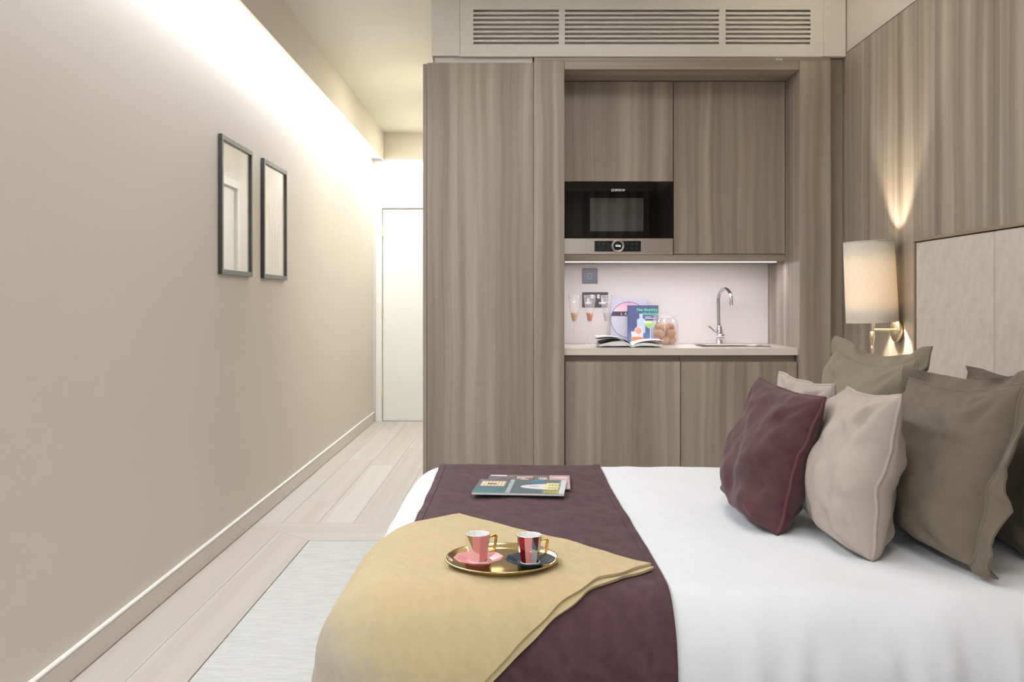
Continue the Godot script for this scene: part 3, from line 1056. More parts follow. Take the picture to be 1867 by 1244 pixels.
	part("bowl", MB.new().grid(pts, cnt, rows.size(), 1.0, PackedVector2Array(), PackedColorArray(), true), M.steel, sk)
	part("drain", MB.new().lathe([Vector2(0.0, 0.004), Vector2(0.03, 0.004), Vector2(0.036, 0.0)], 24, Transform3D(Basis(), Vector3(1.1675, WORK - 0.153, -5.115))), M.chrome, sk)
	# ---- tap
	var tp := thing("tap", "chrome swan-neck kitchen tap with a side lever", "tap", Vector3(1.148, WORK, -5.335))
	var tx := 1.148
	var tz := -5.335
	part("base", MB.new().lathe([Vector2(0.0, 0.0), Vector2(0.021, 0.0), Vector2(0.021, 0.004), Vector2(0.0185, 0.006), Vector2(0.0185, 0.07), Vector2(0.0165, 0.085), Vector2(0.0125, 0.098), Vector2(0.0125, 0.104), Vector2(0.0, 0.104)], 32, Transform3D(Basis(), Vector3(tx, WORK + 0.0005, tz))), M.chrome, tp)
	var ball: Array = []
	for k in 13:
		var a := -PI / 2 + PI * k / 12.0
		ball.append(Vector2(cos(a) * 0.024, sin(a) * 0.024))
	var cap := part("mixer_ball", MB.new().lathe(ball, 28, Transform3D(Basis(), Vector3(tx + 0.003, WORK + 0.043, tz + 0.012))), M.chrome, tp)
	part("joint_ring", MB.new().lathe([Vector2(0.0243, -0.0025), Vector2(0.0248, -0.0015), Vector2(0.0248, 0.0015), Vector2(0.0243, 0.0025)], 32, Transform3D(Basis(), Vector3(tx + 0.003, WORK + 0.043, tz + 0.012))), M.white_plastic, cap)
	part("lever", MB.new().tube([Vector3(tx - 0.014, WORK + 0.058, tz + 0.016), Vector3(tx - 0.038, WORK + 0.077, tz + 0.022), Vector3(tx - 0.066, WORK + 0.1, tz + 0.03)], [0.0035, 0.0045, 0.005], 10), M.chrome, tp)
	var neck: Array = [Vector3(tx - 0.003, WORK + 0.1, tz), Vector3(tx - 0.005, WORK + 0.17, tz), Vector3(tx - 0.006, WORK + 0.24, tz)]
	var fwd := Vector3(0.33, 0, 0.94).normalized()
	for k in range(1, 13):
		var a := PI * 0.97 * k / 12.0
		neck.append(Vector3(tx - 0.006, WORK + 0.24, tz) + fwd * (0.066 - 0.066 * cos(a)) + Vector3.UP * 0.066 * sin(a))
	neck.append(neck[-1] + Vector3(0, -0.03, 0))
	part("spout", MB.new().tube(neck, 0.0098, 18), M.chrome, tp)
	# ---- sockets
	var sw := thing("light_switch", "square grey metal switch plate on the splashback", "switch", Vector3(0.434, 1.29, -KB))
	part("plate", slab(0.391, 0.477, 1.247, 1.333, KB - 0.006, KB - 0.0005, 0.002), M.plate_grey, sw)
	part("rocker", slab(0.4235, 0.4425, 1.276, 1.302, KB - 0.009, KB - 0.0062, 0.001), M.plate_grey, sw)
	part("rocker_surround", slab(0.4215, 0.4445, 1.274, 1.304, KB - 0.0068, KB - 0.0061, 0.0), M.white_plastic, sw)
	for sx in [-1.0, 1.0]:
		part("screw", MB.new().lathe([Vector2(0.0, 0.0008), Vector2(0.0028, 0.0008), Vector2(0.0035, 0.0)], 16, Transform3D(Basis(Vector3.RIGHT, PI / 2), Vector3(0.434 + sx * 0.03, 1.29, -(KB - 0.006)))), M.chrome, sw)
	var so := thing("double_socket", "dark grey double plug socket on the splashback behind the glasses", "socket", Vector3(0.4638, 1.1555, -KB))
	part("plate", slab(0.3908, 0.5368, 1.1125, 1.1985, KB - 0.006, KB - 0.0005, 0.002), M.plate_dark, so)
	for sx in [-1.0, 1.0]:
		var cx: float = 0.4638 + sx * 0.0395
		var sock := MB.new()
		sock.box(Vector3(cx - 0.018, 1.1315, -(KB - 0.006)), Vector3(cx + 0.018, 1.143, -(KB - 0.0075)), 0.0005)
		sock.box(Vector3(cx - 0.006, 1.143, -(KB - 0.006)), Vector3(cx + 0.006, 1.165, -(KB - 0.0075)), 0.0005)
		part("socket_face", sock, M.white_plastic, so)
		for h in [[-0.0115, 1.137, 0.0055, 0.003], [0.0115, 1.137, 0.0055, 0.003], [0.0, 1.157, 0.003, 0.005]]:
			part("pin_hole", slab(cx + h[0] - h[2] / 2, cx + h[0] + h[2] / 2, h[1] - h[3] / 2, h[1] + h[3] / 2, KB - 0.0079, KB - 0.0076, 0.0), M.ink, so)
		part("rocker", slab(cx - sx * 0.022 - 0.007, cx - sx * 0.022 + 0.007, 1.163, 1.186, KB - 0.009, KB - 0.0061, 0.001), M.white_plastic, so)


func flute(label: String, x: float, d: float, liquid: Color, alpha: float) -> void:
	var o := thing("champagne_flute", label, "glass", Vector3(x, WORK, -d), "champagne flutes on the worktop")
	var foot := [Vector2(0.0, 0.0005), Vector2(0.034, 0.0005), Vector2(0.035, 0.002), Vector2(0.022, 0.004), Vector2(0.007, 0.008), Vector2(0.004, 0.02), Vector2(0.0036, 0.07), Vector2(0.004, 0.108), Vector2(0.007, 0.12)]
	lpart("stem", MB.new().lathe(foot, 32), M.glass, o)
	var bowl := [Vector2(0.007, 0.12), Vector2(0.0125, 0.128), Vector2(0.021, 0.175), Vector2(0.0275, 0.22), Vector2(0.0335, 0.27), Vector2(0.0325, 0.271), Vector2(0.0262, 0.22), Vector2(0.0197, 0.175), Vector2(0.0112, 0.13), Vector2(0.0, 0.127)]
	lpart("bowl", MB.new().lathe(bowl, 40), M.glass, o)
	var lm := mat(Color(liquid.r, liquid.g, liquid.b, alpha), 0.05)
	lm.transparency = BaseMaterial3D.TRANSPARENCY_ALPHA
	lpart("drink", MB.new().lathe([Vector2(0.0, 0.1275), Vector2(0.0108, 0.1305), Vector2(0.0155, 0.155), Vector2(0.0192, 0.175), Vector2(0.0, 0.1752)], 32), lm, o)


func build_counter_things() -> void:
	flute("champagne flute with pale golden drink, beside the niche side panel", 0.333, 5.2, rgb(226, 186, 112), 0.75)
	flute("champagne flute with pink orange drink in front of the socket", 0.417, 5.2, rgb(232, 140, 92), 0.8)
	flute("champagne flute with clear drink beside the pink and white book", 0.509, 5.215, rgb(206, 206, 210), 0.5)

	# ---- large book with a two-tone disc
	var disc := image_tex(168, 204, func(u, v):
		var x: float = (u - 0.49) * 0.206
		var y: float = (v - 0.47) * 0.25
		var r := sqrt(x * x + y * y)
		if r > 0.1012:
			return rgb(206, 206, 226)
		if r > 0.0985:
			return rgb(92, 78, 104)
		if v > 0.285 and v < 0.385:
			return rgb(88, 76, 96)
		if v <= 0.285:
			return rgb(238, 188, 208).lerp(rgb(244, 214, 226), smoothstep(0.1, 0.285, v))
		return rgb(216, 216, 232))
	var book := thing("picture_book", "tall pale lilac book with pink and white disc and the letters LAC", "book", Vector3(0.651, WORK + 0.001, -5.372))
	book.rotation.x = -0.07
	upright_book(book, 0.206, 0.25, 0.016, disc, rgb(206, 206, 226))
	for k in 3:
		lettering("cover_letter", ["L", "A", "C"][k], 0.021, M.white_plastic, book, Transform3D(Basis(), Vector3(-0.042 + k * 0.0235, 0.166, 0.0085)), 0.0004, 600)

	# ---- cookery book
	var drinks := image_tex(176, 224, func(u, v):
		var c := rgb(84, 94, 134).lerp(rgb(120, 148, 196), smoothstep(0.45, 1.0, v))
		# bottle
		var bw := 0.14 * smoothstep(0.3, 0.38, v) if v > 0.3 else 0.06
		if v > 0.22 and v < 0.72 and absf(u - 0.43) < maxf(bw, 0.055):
			c = rgb(190, 206, 226)
			if absf(u - 0.43) > maxf(bw, 0.055) - 0.02:
				c = rgb(160, 180, 210)
		# coupe with green drink
		var t: float = (v - 0.4) / 0.2
		if t > 0.0 and t < 1.0 and absf(u - 0.72) < 0.2 * sqrt(1.0 - t * t):
			c = rgb(166, 206, 112) if t > 0.35 else rgb(214, 232, 190)
		if v >= 0.6 and v < 0.86 and absf(u - 0.73) < 0.018:
			c = rgb(196, 214, 230)
		if absf(v - 0.87) < 0.015 and absf(u - 0.73) < 0.1:
			c = rgb(180, 202, 226)
		# tumbler with grapefruit
		if v > 0.68 and v < 0.97 and absf(u - 0.3) < 0.2 - 0.06 * (v - 0.68):
			c = rgb(226, 228, 232) if v < 0.82 else rgb(240, 140, 92)
			if absf(u - 0.3) > 0.17:
				c = rgb(208, 216, 228)
		var gr := Vector2((u - 0.34) * 0.78, v - 0.66).length()
		if gr < 0.1:
			c = rgb(240, 150, 120) if gr < 0.075 else rgb(248, 214, 196)
			if gr < 0.07 and fmod(atan2(v - 0.66, u - 0.34) + 10.0, 0.8) < 0.14:
				c = rgb(250, 214, 200)
		return c)
	var cook := thing("cookery_book", "navy cookery book with green title and drinks on its cover", "book", Vector3(0.7235, WORK + 0.001, -5.322))
	cook.rotation.x = -0.09
	upright_book(cook, 0.171, 0.214, 0.018, drinks, rgb(84, 94, 134))
	var green := mat(rgb(104, 222, 168), 0.5)
	lettering("title", "The Healthy", 0.0205, green, cook, Transform3D(Basis(), Vector3(0.022, 0.189, 0.0095)), 0.0004, 600)
	lettering("title", "Hedonist", 0.0205, green, cook, Transform3D(Basis(), Vector3(0.043, 0.1665, 0.0095)), 0.0004, 600)
	for k in 2:
		lpart("subtitle", MB.new().box(Vector3(0.01, 0.1475 - k * 0.0075, 0.0092), Vector3(0.045 + 0.022 * k, 0.1505 - k * 0.0075, 0.0096), 0.0), M.white_plastic, cook)

	# ---- open book lying in front
	var ob := thing("open_book", "open book lying face up at the front of the worktop", "book", Vector3(0.607, WORK + 0.0005, -4.97))
	var zb := -0.1
	var zf := 0.1
	var greyed := mat(rgb(206, 206, 208), 0.6)
	for s in [-1.0, 1.0]:
		var w: float = 0.165 if s < 0.0 else 0.15
		var block := PackedVector2Array()
		var prof := PackedVector2Array()
		for k in 15:
			var f := k / 14.0
			prof.append(Vector2(s * f * w, 0.004 + 0.03 * sin(pow(f, 0.62) * PI * 0.86) * (1.0 if s < 0.0 else 0.72)))
		block.append_array(prof)
		for k in 15:
			var f := 1.0 - k / 14.0
			block.append(Vector2(s * f * w, 0.0015 + 0.55 * maxf(0.0, 0.03 * sin(pow(f, 0.7) * PI * 0.9) * (1.0 if s < 0.0 else 0.6))))
		lpart("page_block", MB.new().extrude(block, zb, zf), M.paper, ob)
		var cover := PackedVector2Array()
		for k in 2:
			for i in 9:
				var f := i / 8.0 if k == 0 else 1.0 - i / 8.0
				cover.append(Vector2(s * f * (w + 0.008), 0.0003 + 0.0013 * k))
		lpart("cover", MB.new().extrude(cover, zb - 0.004, zf + 0.004), greyed, ob)
		# loose leaves lifting off
		for k in 3:
			var top := PackedVector2Array()
			var low := PackedVector2Array()
			for i in 13:
				var f := i / 12.0
				var ww: float = w * (1.02 + 0.03 * k)
				var lift := (0.036 + 0.007 * k) * sin(pow(f, 0.6) * PI * (0.8 - 0.1 * k)) * (1.0 if s < 0.0 else 0.62)
				top.append(Vector2(s * f * ww, 0.0052 + 0.0012 * k + lift))
				low.append(Vector2(s * f * ww, 0.0047 + 0.0012 * k + lift))
			low.reverse()
			top.append_array(low)
			lpart("leaf", MB.new().extrude(top, zb, zf), [M.ink_grey, greyed, M.paper][k], ob)
		# printed pictures on the upper leaf's front edge side
	# ---- jar of biscuits
	var jx := 0.822
	var jd := 5.19
	var jar := thing("glass_jar", "clear round glass jar with a knob lid, full of biscuits", "jar", Vector3(jx, WORK, -jd))
	lpart("body", MB.new().lathe([Vector2(0.0, 0.0008), Vector2(0.062, 0.0008), Vector2(0.07, 0.006), Vector2(0.0725, 0.018), Vector2(0.0725, 0.115), Vector2(0.068, 0.132), Vector2(0.06, 0.142), Vector2(0.0585, 0.15), Vector2(0.063, 0.153), Vector2(0.063, 0.156), Vector2(0.056, 0.156), Vector2(0.055, 0.142), Vector2(0.066, 0.128), Vector2(0.0695, 0.113), Vector2(0.0695, 0.018), Vector2(0.064, 0.007), Vector2(0.0, 0.006)], 48), M.glass, jar)
	var lid := lpart("lid", MB.new().lathe([Vector2(0.0, 0.1575), Vector2(0.066, 0.1575), Vector2(0.068, 0.16), Vector2(0.066, 0.163), Vector2(0.04, 0.167), Vector2(0.012, 0.169), Vector2(0.0, 0.169)], 48), M.glass, jar)
	lpart("knob", MB.new().lathe([Vector2(0.0, 0.1695), Vector2(0.009, 0.1695), Vector2(0.01, 0.174), Vector2(0.019, 0.179), Vector2(0.021, 0.184), Vector2(0.017, 0.189), Vector2(0.0, 0.19)], 32), M.glass, lid)
	var crumb := fabric(rgb(206, 150, 102), 0.85, 90.0, 0.06, 0.0, 0.16)
	var spots := [[0.0, 0.0, 0.028]]
	for k in 5:
		spots.append([0.0405, TAU * k / 5.0 + 0.35, 0.027])
	for k in 5:
		spots.append([0.041, TAU * k / 5.0 + 1.0, 0.064])
	spots.append([0.003, 0.0, 0.072])
	for k in 3:
		spots.append([0.033, TAU * k / 3.0 + 1.7, 0.098])
	for k in spots.size():
		var s: Array = spots[k]
		var pts := PackedVector3Array()
		var nu := 16
		var nv := 10
		var tilt := Basis.from_euler(Vector3(rng.randf_range(-1.6, 1.6), rng.randf() * TAU, rng.randf_range(-1.2, 1.2)))
		for j in nv:
			var la := -PI / 2 + PI * j / (nv - 1)
			for i in nu:
				var lo := TAU * i / nu
				var p := Vector3(cos(la) * cos(lo), sin(la), cos(la) * sin(lo))
				var rr := 1.0 + 0.12 * fnoise.get_noise_3d(p.x * 1.6 + k * 5.0, p.y * 1.6, p.z * 1.6)
				pts.append(tilt * (p * rr * Vector3(0.0262, 0.0185, 0.0245)))
		var ck := part("biscuit", MB.new().grid(pts, nu, nv, 1.0, PackedVector2Array(), PackedColorArray(), true), crumb)
		ck.position = Vector3(jx + cos(s[1]) * s[0], WORK + s[2], -jd + sin(s[1]) * s[0])
		tag(ck, "round golden biscuit inside the glass jar", "biscuit", "biscuits in the glass jar")


# a closed book standing on its lower edge, its front to +z, in the thing's own axes
func upright_book(o: Node3D, w: float, h: float, t: float, art: Texture2D, col: Color) -> void:
	var cm := mat(col, 0.4)
	lpart("page_block", MB.new().box(Vector3(-w / 2 + 0.003, 0.002, -t / 2 + 0.002), Vector3(w / 2 - 0.002, h - 0.002, t / 2 - 0.002), 0.0), M.paper, o)
	lpart("back_cover", MB.new().box(Vector3(-w / 2, 0, -t / 2), Vector3(w / 2, h, -t / 2 + 0.002), 0.0005), cm, o)
	lpart("spine", MB.new().box(Vector3(-w / 2, 0, -t / 2), Vector3(-w / 2 + 0.002, h, t / 2), 0.0005), cm, o)
	var fr := MB.new()
	fr.box(Vector3(-w / 2, 0, t / 2 - 0.002), Vector3(w / 2, h, t / 2), 0.0005)
	lpart("front_cover", fr, cm, o)
	var pm := mat(Color.WHITE, 0.4)
	pm.albedo_texture = art
	var q := MB.new()
	q.card(Vector3(-w / 2, h, t / 2 + 0.0003), Vector3(w / 2, h, t / 2 + 0.0003), Vector3(w / 2, 0, t / 2 + 0.0003), Vector3(-w / 2, 0, t / 2 + 0.0003), Vector3(0, 0, 1))
	lpart("cover_print", q, pm, o)


func build_wall_things() -> void:
	# ---- two framed prints on the left wall
	for k in 2:
		var d0: float = [4.359, 5.098][k]
		var d1: float = [4.875, 5.622][k]
		var f := thing("framed_print", ["black framed print on the left wall, the one farther from the hall door", "black framed print on the left wall, the one nearer the hall door"][k], "picture", Vector3(WALL_L, 1.59, -(d0 + d1) / 2), "framed prints on the left wall")
		var y0 := 1.27
		var y1 := 1.909
		var t := 0.02
		var b := 0.024
		part("frame_bar", slab(WALL_L + 0.001, WALL_L + t, y0, y0 + b, d0, d1, 0.001), M.frame_black, f)
		part("frame_bar", slab(WALL_L + 0.001, WALL_L + t, y1 - b, y1, d0, d1, 0.001), M.frame_black, f)
		part("frame_bar", slab(WALL_L + 0.001, WALL_L + t, y0 + b, y1 - b, d0, d0 + b, 0.001), M.frame_black, f)
		part("frame_bar", slab(WALL_L + 0.001, WALL_L + t, y0 + b, y1 - b, d1 - b, d1, 0.001), M.frame_black, f)
		var pm := mat(Color.WHITE, 0.8)
		var sd := k * 40.0
		pm.albedo_texture = image_tex(160, 200, func(u, v):
			var c := rgb(236, 233, 220)
			var n1: float = fnoise.get_noise_2d(u * 3.0 + sd, v * 2.2)
			c = c.lerp(rgb(216, 219, 200), clampf(n1 * 0.8, 0.0, 0.5))
			if k == 1:
				c = c.lerp(rgb(220, 190, 164), smoothstep(0.25, 0.4, v) * (1.0 - smoothstep(0.7, 0.9, v)) * 0.35 * clampf(0.5 + fnoise.get_noise_2d(u * 5.0, v * 4.0), 0, 1))
				for s in 4:
					var x: float = 0.3 + 0.13 * s + 0.05 * fnoise.get_noise_2d(s * 7.0, v * 2.5)
					if absf(u - x) < 0.006 and v > 0.35 + 0.07 * s:
						c = rgb(150, 132, 110)
			if u < 0.06 or u > 0.94 or v < 0.05 or v > 0.95:
				c = rgb(234, 230, 218)
			return c)
		var q := MB.new()
		var xx := WALL_L + 0.006
		q.card(Vector3(xx, y1 - b, -(d0 + b)), Vector3(xx, y1 - b, -(d1 - b)), Vector3(xx, y0 + b, -(d1 - b)), Vector3(xx, y0 + b, -(d0 + b)), Vector3(1, 0, 0))
		part("print", q, pm, f)
		part("backing", slab(WALL_L + 0.001, WALL_L + 0.0055, y0 + b, y1 - b, d0 + b, d1 - b, 0.0), M.carcass, f)
		part("glass_pane", slab(WALL_L + 0.008, WALL_L + 0.01, y0 + b, y1 - b, d0 + b, d1 - b, 0.0), M.pane, f)

	# ---- headboard: upholstered panels in a slim wood frame
	var hb := thing("headboard", "wide headboard of upright padded oatmeal panels on the wood wall", "headboard", Vector3(WALL_R, 0, -2.65))
	var hy := 1.386
	var hs := [1.34, 1.995, 2.65, 3.285, 3.925]
	for k in 4:
		var a: float = hs[k] + 0.0015
		var b: float = hs[k + 1] - 0.0015
		part("padded_panel", pad(a, b, 0.1, hy, WALL_R - 0.028, WALL_R - 0.001), M.headboard, hb)
	part("top_rail", slab(WALL_R - 0.032, WALL_R - 0.001, hy + 0.003, hy + 0.014, 1.325, 3.94, 0.001, Vector2(0.3, 0.3), true), M.rail, hb)
	part("side_rail", slab(WALL_R - 0.032, WALL_R - 0.001, 0.1, hy + 0.0025, 3.928, 3.94, 0.001), M.rail, hb)
	part("side_rail", slab(WALL_R - 0.032, WALL_R - 0.001, 0.1, hy + 0.0025, 1.325, 1.337, 0.001), M.rail, hb)

	# ---- bedside wall lamp
	var ld := 4.158
	var lx := 1.549
	var lamp := thing("wall_lamp", "brass wall lamp with a tall oatmeal linen drum shade", "lamp", Vector3(WALL_R, 1.02, -ld))
	part("back_plate", MB.new().lathe([Vector2(0.0, 0.0), Vector2(0.049, 0.0), Vector2(0.049, 0.02), Vector2(0.047, 0.022), Vector2(0.0, 0.022)], 40, Transform3D(Basis(Vector3.FORWARD, -PI / 2), Vector3(WALL_R - 0.0005, 1.019, -ld))), M.brass, lamp)
	part("arm", MB.new().tube([Vector3(WALL_R - 0.022, 1.022, -ld), Vector3(lx + 0.012, 1.022, -ld)], 0.0055, 14), M.brass, lamp)
	part("stem", MB.new().tube([Vector3(lx + 0.012, 1.0, -ld), Vector3(lx + 0.012, 1.06, -ld), Vector3(lx + 0.008, 1.13, -ld)], 0.007, 14), M.brass, lamp)
	part("knuckle", MB.new().lathe([Vector2(0.0, 0.03), Vector2(0.007, 0.03), Vector2(0.0105, 0.022), Vector2(0.0105, 0.0), Vector2(0.006, -0.028), Vector2(0.005, -0.034), Vector2(0.0065, -0.036), Vector2(0.0065, -0.065), Vector2(0.0, -0.066)], 20, Transform3D(Basis(), Vector3(lx + 0.008, 0.985, -ld))), M.brass, lamp)
	var tilt := Transform3D(Basis(Vector3.FORWARD, -0.045), Vector3(lx, 1.23, -ld))
	var rr := 0.1085
	var sh := part("lamp_shade", MB.new().lathe([Vector2(rr, -0.174), Vector2(rr - 0.003, 0.174), Vector2(rr - 0.0045, 0.174), Vector2(rr - 0.0015, -0.174), Vector2(rr, -0.174)], 64, tilt), M.shade, lamp, "oatmeal linen drum shade")
	for e in [[-0.1735, rr - 0.001], [0.1735, rr - 0.004]]:
		part("shade_ring", MB.new().lathe([Vector2(e[1] - 0.001, -0.002), Vector2(e[1] + 0.0018, -0.002), Vector2(e[1] + 0.0018, 0.002), Vector2(e[1] - 0.001, 0.002), Vector2(e[1] - 0.001, -0.002)], 64, tilt.translated_local(Vector3(0, e[0], 0))), M.shade, sh)
	var bulb: Array = []
	for k in 11:
		var a := -PI / 2 + PI * k / 10.0
		bulb.append(Vector2(cos(a) * 0.03, sin(a) * 0.03))
	part("bulb", MB.new().lathe(bulb, 20, Transform3D(Basis(), Vector3(lx, 1.215, -ld))), glow(Color(1.0, 0.93, 0.82), 6.0), lamp)
	part("lamp_holder", MB.new().tube([Vector3(lx + 0.008, 1.125, -ld), Vector3(lx + 0.002, 1.18, -ld)], 0.014, 14), M.brass, lamp)
	var li := OmniLight3D.new()
	li.name = "bulb_light"
	lamp.add_child(li)
	li.position = Vector3(lx, 1.215, -ld) - lamp.position
	li.light_color = Color(1.0, 0.95, 0.88)
	li.light_energy = LAMP_E
	li.light_size = 0.028
	li.omni_range = 12.0
	li.omni_attenuation = 2.0
	li.shadow_enabled = true

	# ---- curtains at the window behind the camera
	for k in 2:
		var x0: float = [-1.32, 0.45][k]
		var x1: float = [-0.7, 1.66][k]
		var cu := thing("curtain", ["narrow pale grey curtain at the window beside the painted wall", "wide pale grey curtain at the window beside the wood panelling"][k], "curtain", Vector3((x0 + x1) / 2, 0, BACK_Z - 0.1))
		var nu := 360
		var nv := 8
		var fr := PackedVector3Array()
		var bk := PackedVector3Array()
		var uvs := PackedVector2Array()
		for j in nv:
			for i in nu:
				var u := float(i) / (nu - 1)
				var w := float(j) / (nv - 1)
				var x := lerpf(x0, x1, u)
				var z := BACK_Z - 0.12 + 0.07 * sin(x * 38.0 + 2.2 * fnoise.get_noise_1d(x * 3.0)) + 0.018 * fnoise.get_noise_2d(x * 6.0, w * 1.3)
				x += 0.034 * sin(2.0 * (x * 38.0 + 2.2 * fnoise.get_noise_1d(x * 3.0)))
				fr.append(Vector3(x + 0.01 * sin(w * 3.0 + x * 9.0), lerpf(0.02, 2.44, w), z - 0.001))
				bk.append(Vector3(x + 0.01 * sin(w * 3.0 + x * 9.0), lerpf(0.02, 2.44, w), z + 0.001))
				uvs.append(Vector2(x, w))
		part("cloth", sheet(fr, bk, nu, nv, uvs), M.curtain, cu)
		part("heading_rail", slab(x0, x1, 2.445, 2.47, -BACK_Z + 0.06, -BACK_Z + 0.14, 0.002), M.white_paint, cu)


# upholstered slab on the right wall, its face to -x, edges rolled
func pad(d0: float, d1: float, y0: float, y1: float, xf: float, xb: float) -> MB:
	var m := MB.new()
	var r := 0.009
	var n := 5
	var rows := []
	for k in n + 1:
		var a := PI / 2 * k / n
		rows.append([r * (1.0 - cos(a)), xf + r * (1.0 - sin(a))])
	# rings from the back edge to the front, then the flat face
	var ring := func(inset: float, x: float) -> PackedVector3Array:
		return PackedVector3Array([Vector3(x, y0 + inset, -(d0 + inset)), Vector3(x, y0 + inset, -(d1 - inset)), Vector3(x, y1 - inset, -(d1 - inset)), Vector3(x, y1 - inset, -(d0 + inset))])
	var prev: PackedVector3Array = ring.call(0.0, xb)
	var nor := [Vector3(0, -1, 0), Vector3(0, 0, -1), Vector3(0, 1, 0), Vector3(0, 0, 1)]
	for k in rows.size() + 0:
		var cur: PackedVector3Array = ring.call(rows[k][0], rows[k][1])
		var a := PI / 2 * clampf((k - 0.5) / n, 0, 1)
		for e in 4:
			var nn: Vector3 = (nor[e] * cos(a) + Vector3(-1, 0, 0) * sin(a)).normalized()
			m.quad(prev[e], prev[(e + 1) % 4], cur[(e + 1) % 4], cur[e], nn)
		prev = cur
	m.quad(prev[0], prev[1], prev[2], prev[3], Vector3(-1, 0, 0))
	return m


func build_bed() -> void:
	var bed := thing("bed", "wide divan bed standing against the padded headboard", "bed", Vector3(0.65, 0, -2.715))
	part("base", slab(-0.33, 1.63, 0.06, 0.3, 1.93, 3.5, 0.02), M.taupe_dark, bed)
	part("mattress", slab(-0.34, 1.63, 0.3005, 0.535, 1.92, 3.51, 0.06), M.linen_white, bed)
	for x in [-0.25, 1.5]:
		for d in [2.03, 3.4]:
			part("leg", MB.new().lathe([Vector2(0.0, 0.0), Vector2(0.02, 0.0), Vector2(0.026, 0.06), Vector2(0.0, 0.06)], 16, Transform3D(Basis(), Vector3(x, 0.0, -d))), M.carcass, bed)
	var reach := BED_R * PI / 2 + 0.22
	var du := part("duvet", cloth(230, 170, func(u, w): return Vector2(lerpf(BED_LO.x - reach, 1.632, u), lerpf(BED_LO.y - reach, BED_HI.y + reach, w)), 0.0, -0.004, 0.0, null, 0.23), M.linen_white)
	tag(du, "smooth white duvet covering the bed and hanging over its sides", "duvet")
	# runner across the foot of the bed, hem stitched along both edges
	var rl := -0.262
	var rr := 0.314
	var edge := func(w: float) -> float: return 0.006 * sin(w * 7.0) 
	var ru := thing("bed_runner", "plum velvet runner laid across the foot of the bed", "bed runner", Vector3(0.02, BED, -2.7))
	part("cloth", cloth(60, 150, func(u, w): return Vector2(lerpf(rl, rr, u) + edge.call(w) * (1.0 if u > 0.5 else -0.6), lerpf(BED_LO.y - reach + 0.04, BED_HI.y + reach - 0.06, w)), 0.002, 0.006), M.plum_runner, ru)
	for s in [0.0, 1.0]:
		part("hem", cloth(4, 150, func(u, w): return Vector2((rl + 0.002 if s == 0.0 else rr - 0.02) + 0.018 * u + edge.call(w) * (1.0 if s > 0.5 else -0.6), lerpf(BED_LO.y - reach + 0.04, BED_HI.y + reach - 0.06, w)), 0.0075, 0.0022), M.plum_runner, ru)
	# folded throw laid askew over the near corner: two layers
	var A := Vector2(-0.144, 2.594)
	var ab := Vector2(0.665, -0.747)
	var ad := Vector2(-0.747, -0.665)
	var th := thing("throw_blanket", "folded mustard wool throw draped over the corner of the bed", "blanket", Vector3(-0.1, BED, -2.2))
	var yellow := rgb(203, 181, 139).srgb_to_linear()
	var pale := rgb(190, 176, 154).srgb_to_linear()
	for layer in 2:
		var wid := 0.668
		var long := 0.92
		part("layer", cloth(70, 110, func(u, w):
			var ruffle: float = 0.0035 * sin(w * 52.0 + layer * 2.0) * smoothstep(0.9, 1.0, u) * (1.0 - smoothstep(0.2, 0.5, w)) + (0.012 if layer == 0 else 0.0) * smoothstep(0.8, 1.0, u)
			return A + ab * (wid * u + ruffle) + ad * (long * w + 0.004 * sin(u * 9.0)), 0.0105 + layer * 0.0065, 0.0055, 0.2, func(u, w, q):
			# the colour blends to a paler beige towards the hanging end
			var f: float = smoothstep(0.0, 0.16, (w - 0.58) + 0.03 * fnoise.get_noise_2d(q.x * 9.0, q.y * 9.0) + 0.09 * wnoise.get_noise_2d(q.x * 90.0, q.y * 90.0) - 0.05 * (u - 0.6))
			return yellow.lerp(pale, f)), M.throw, th)


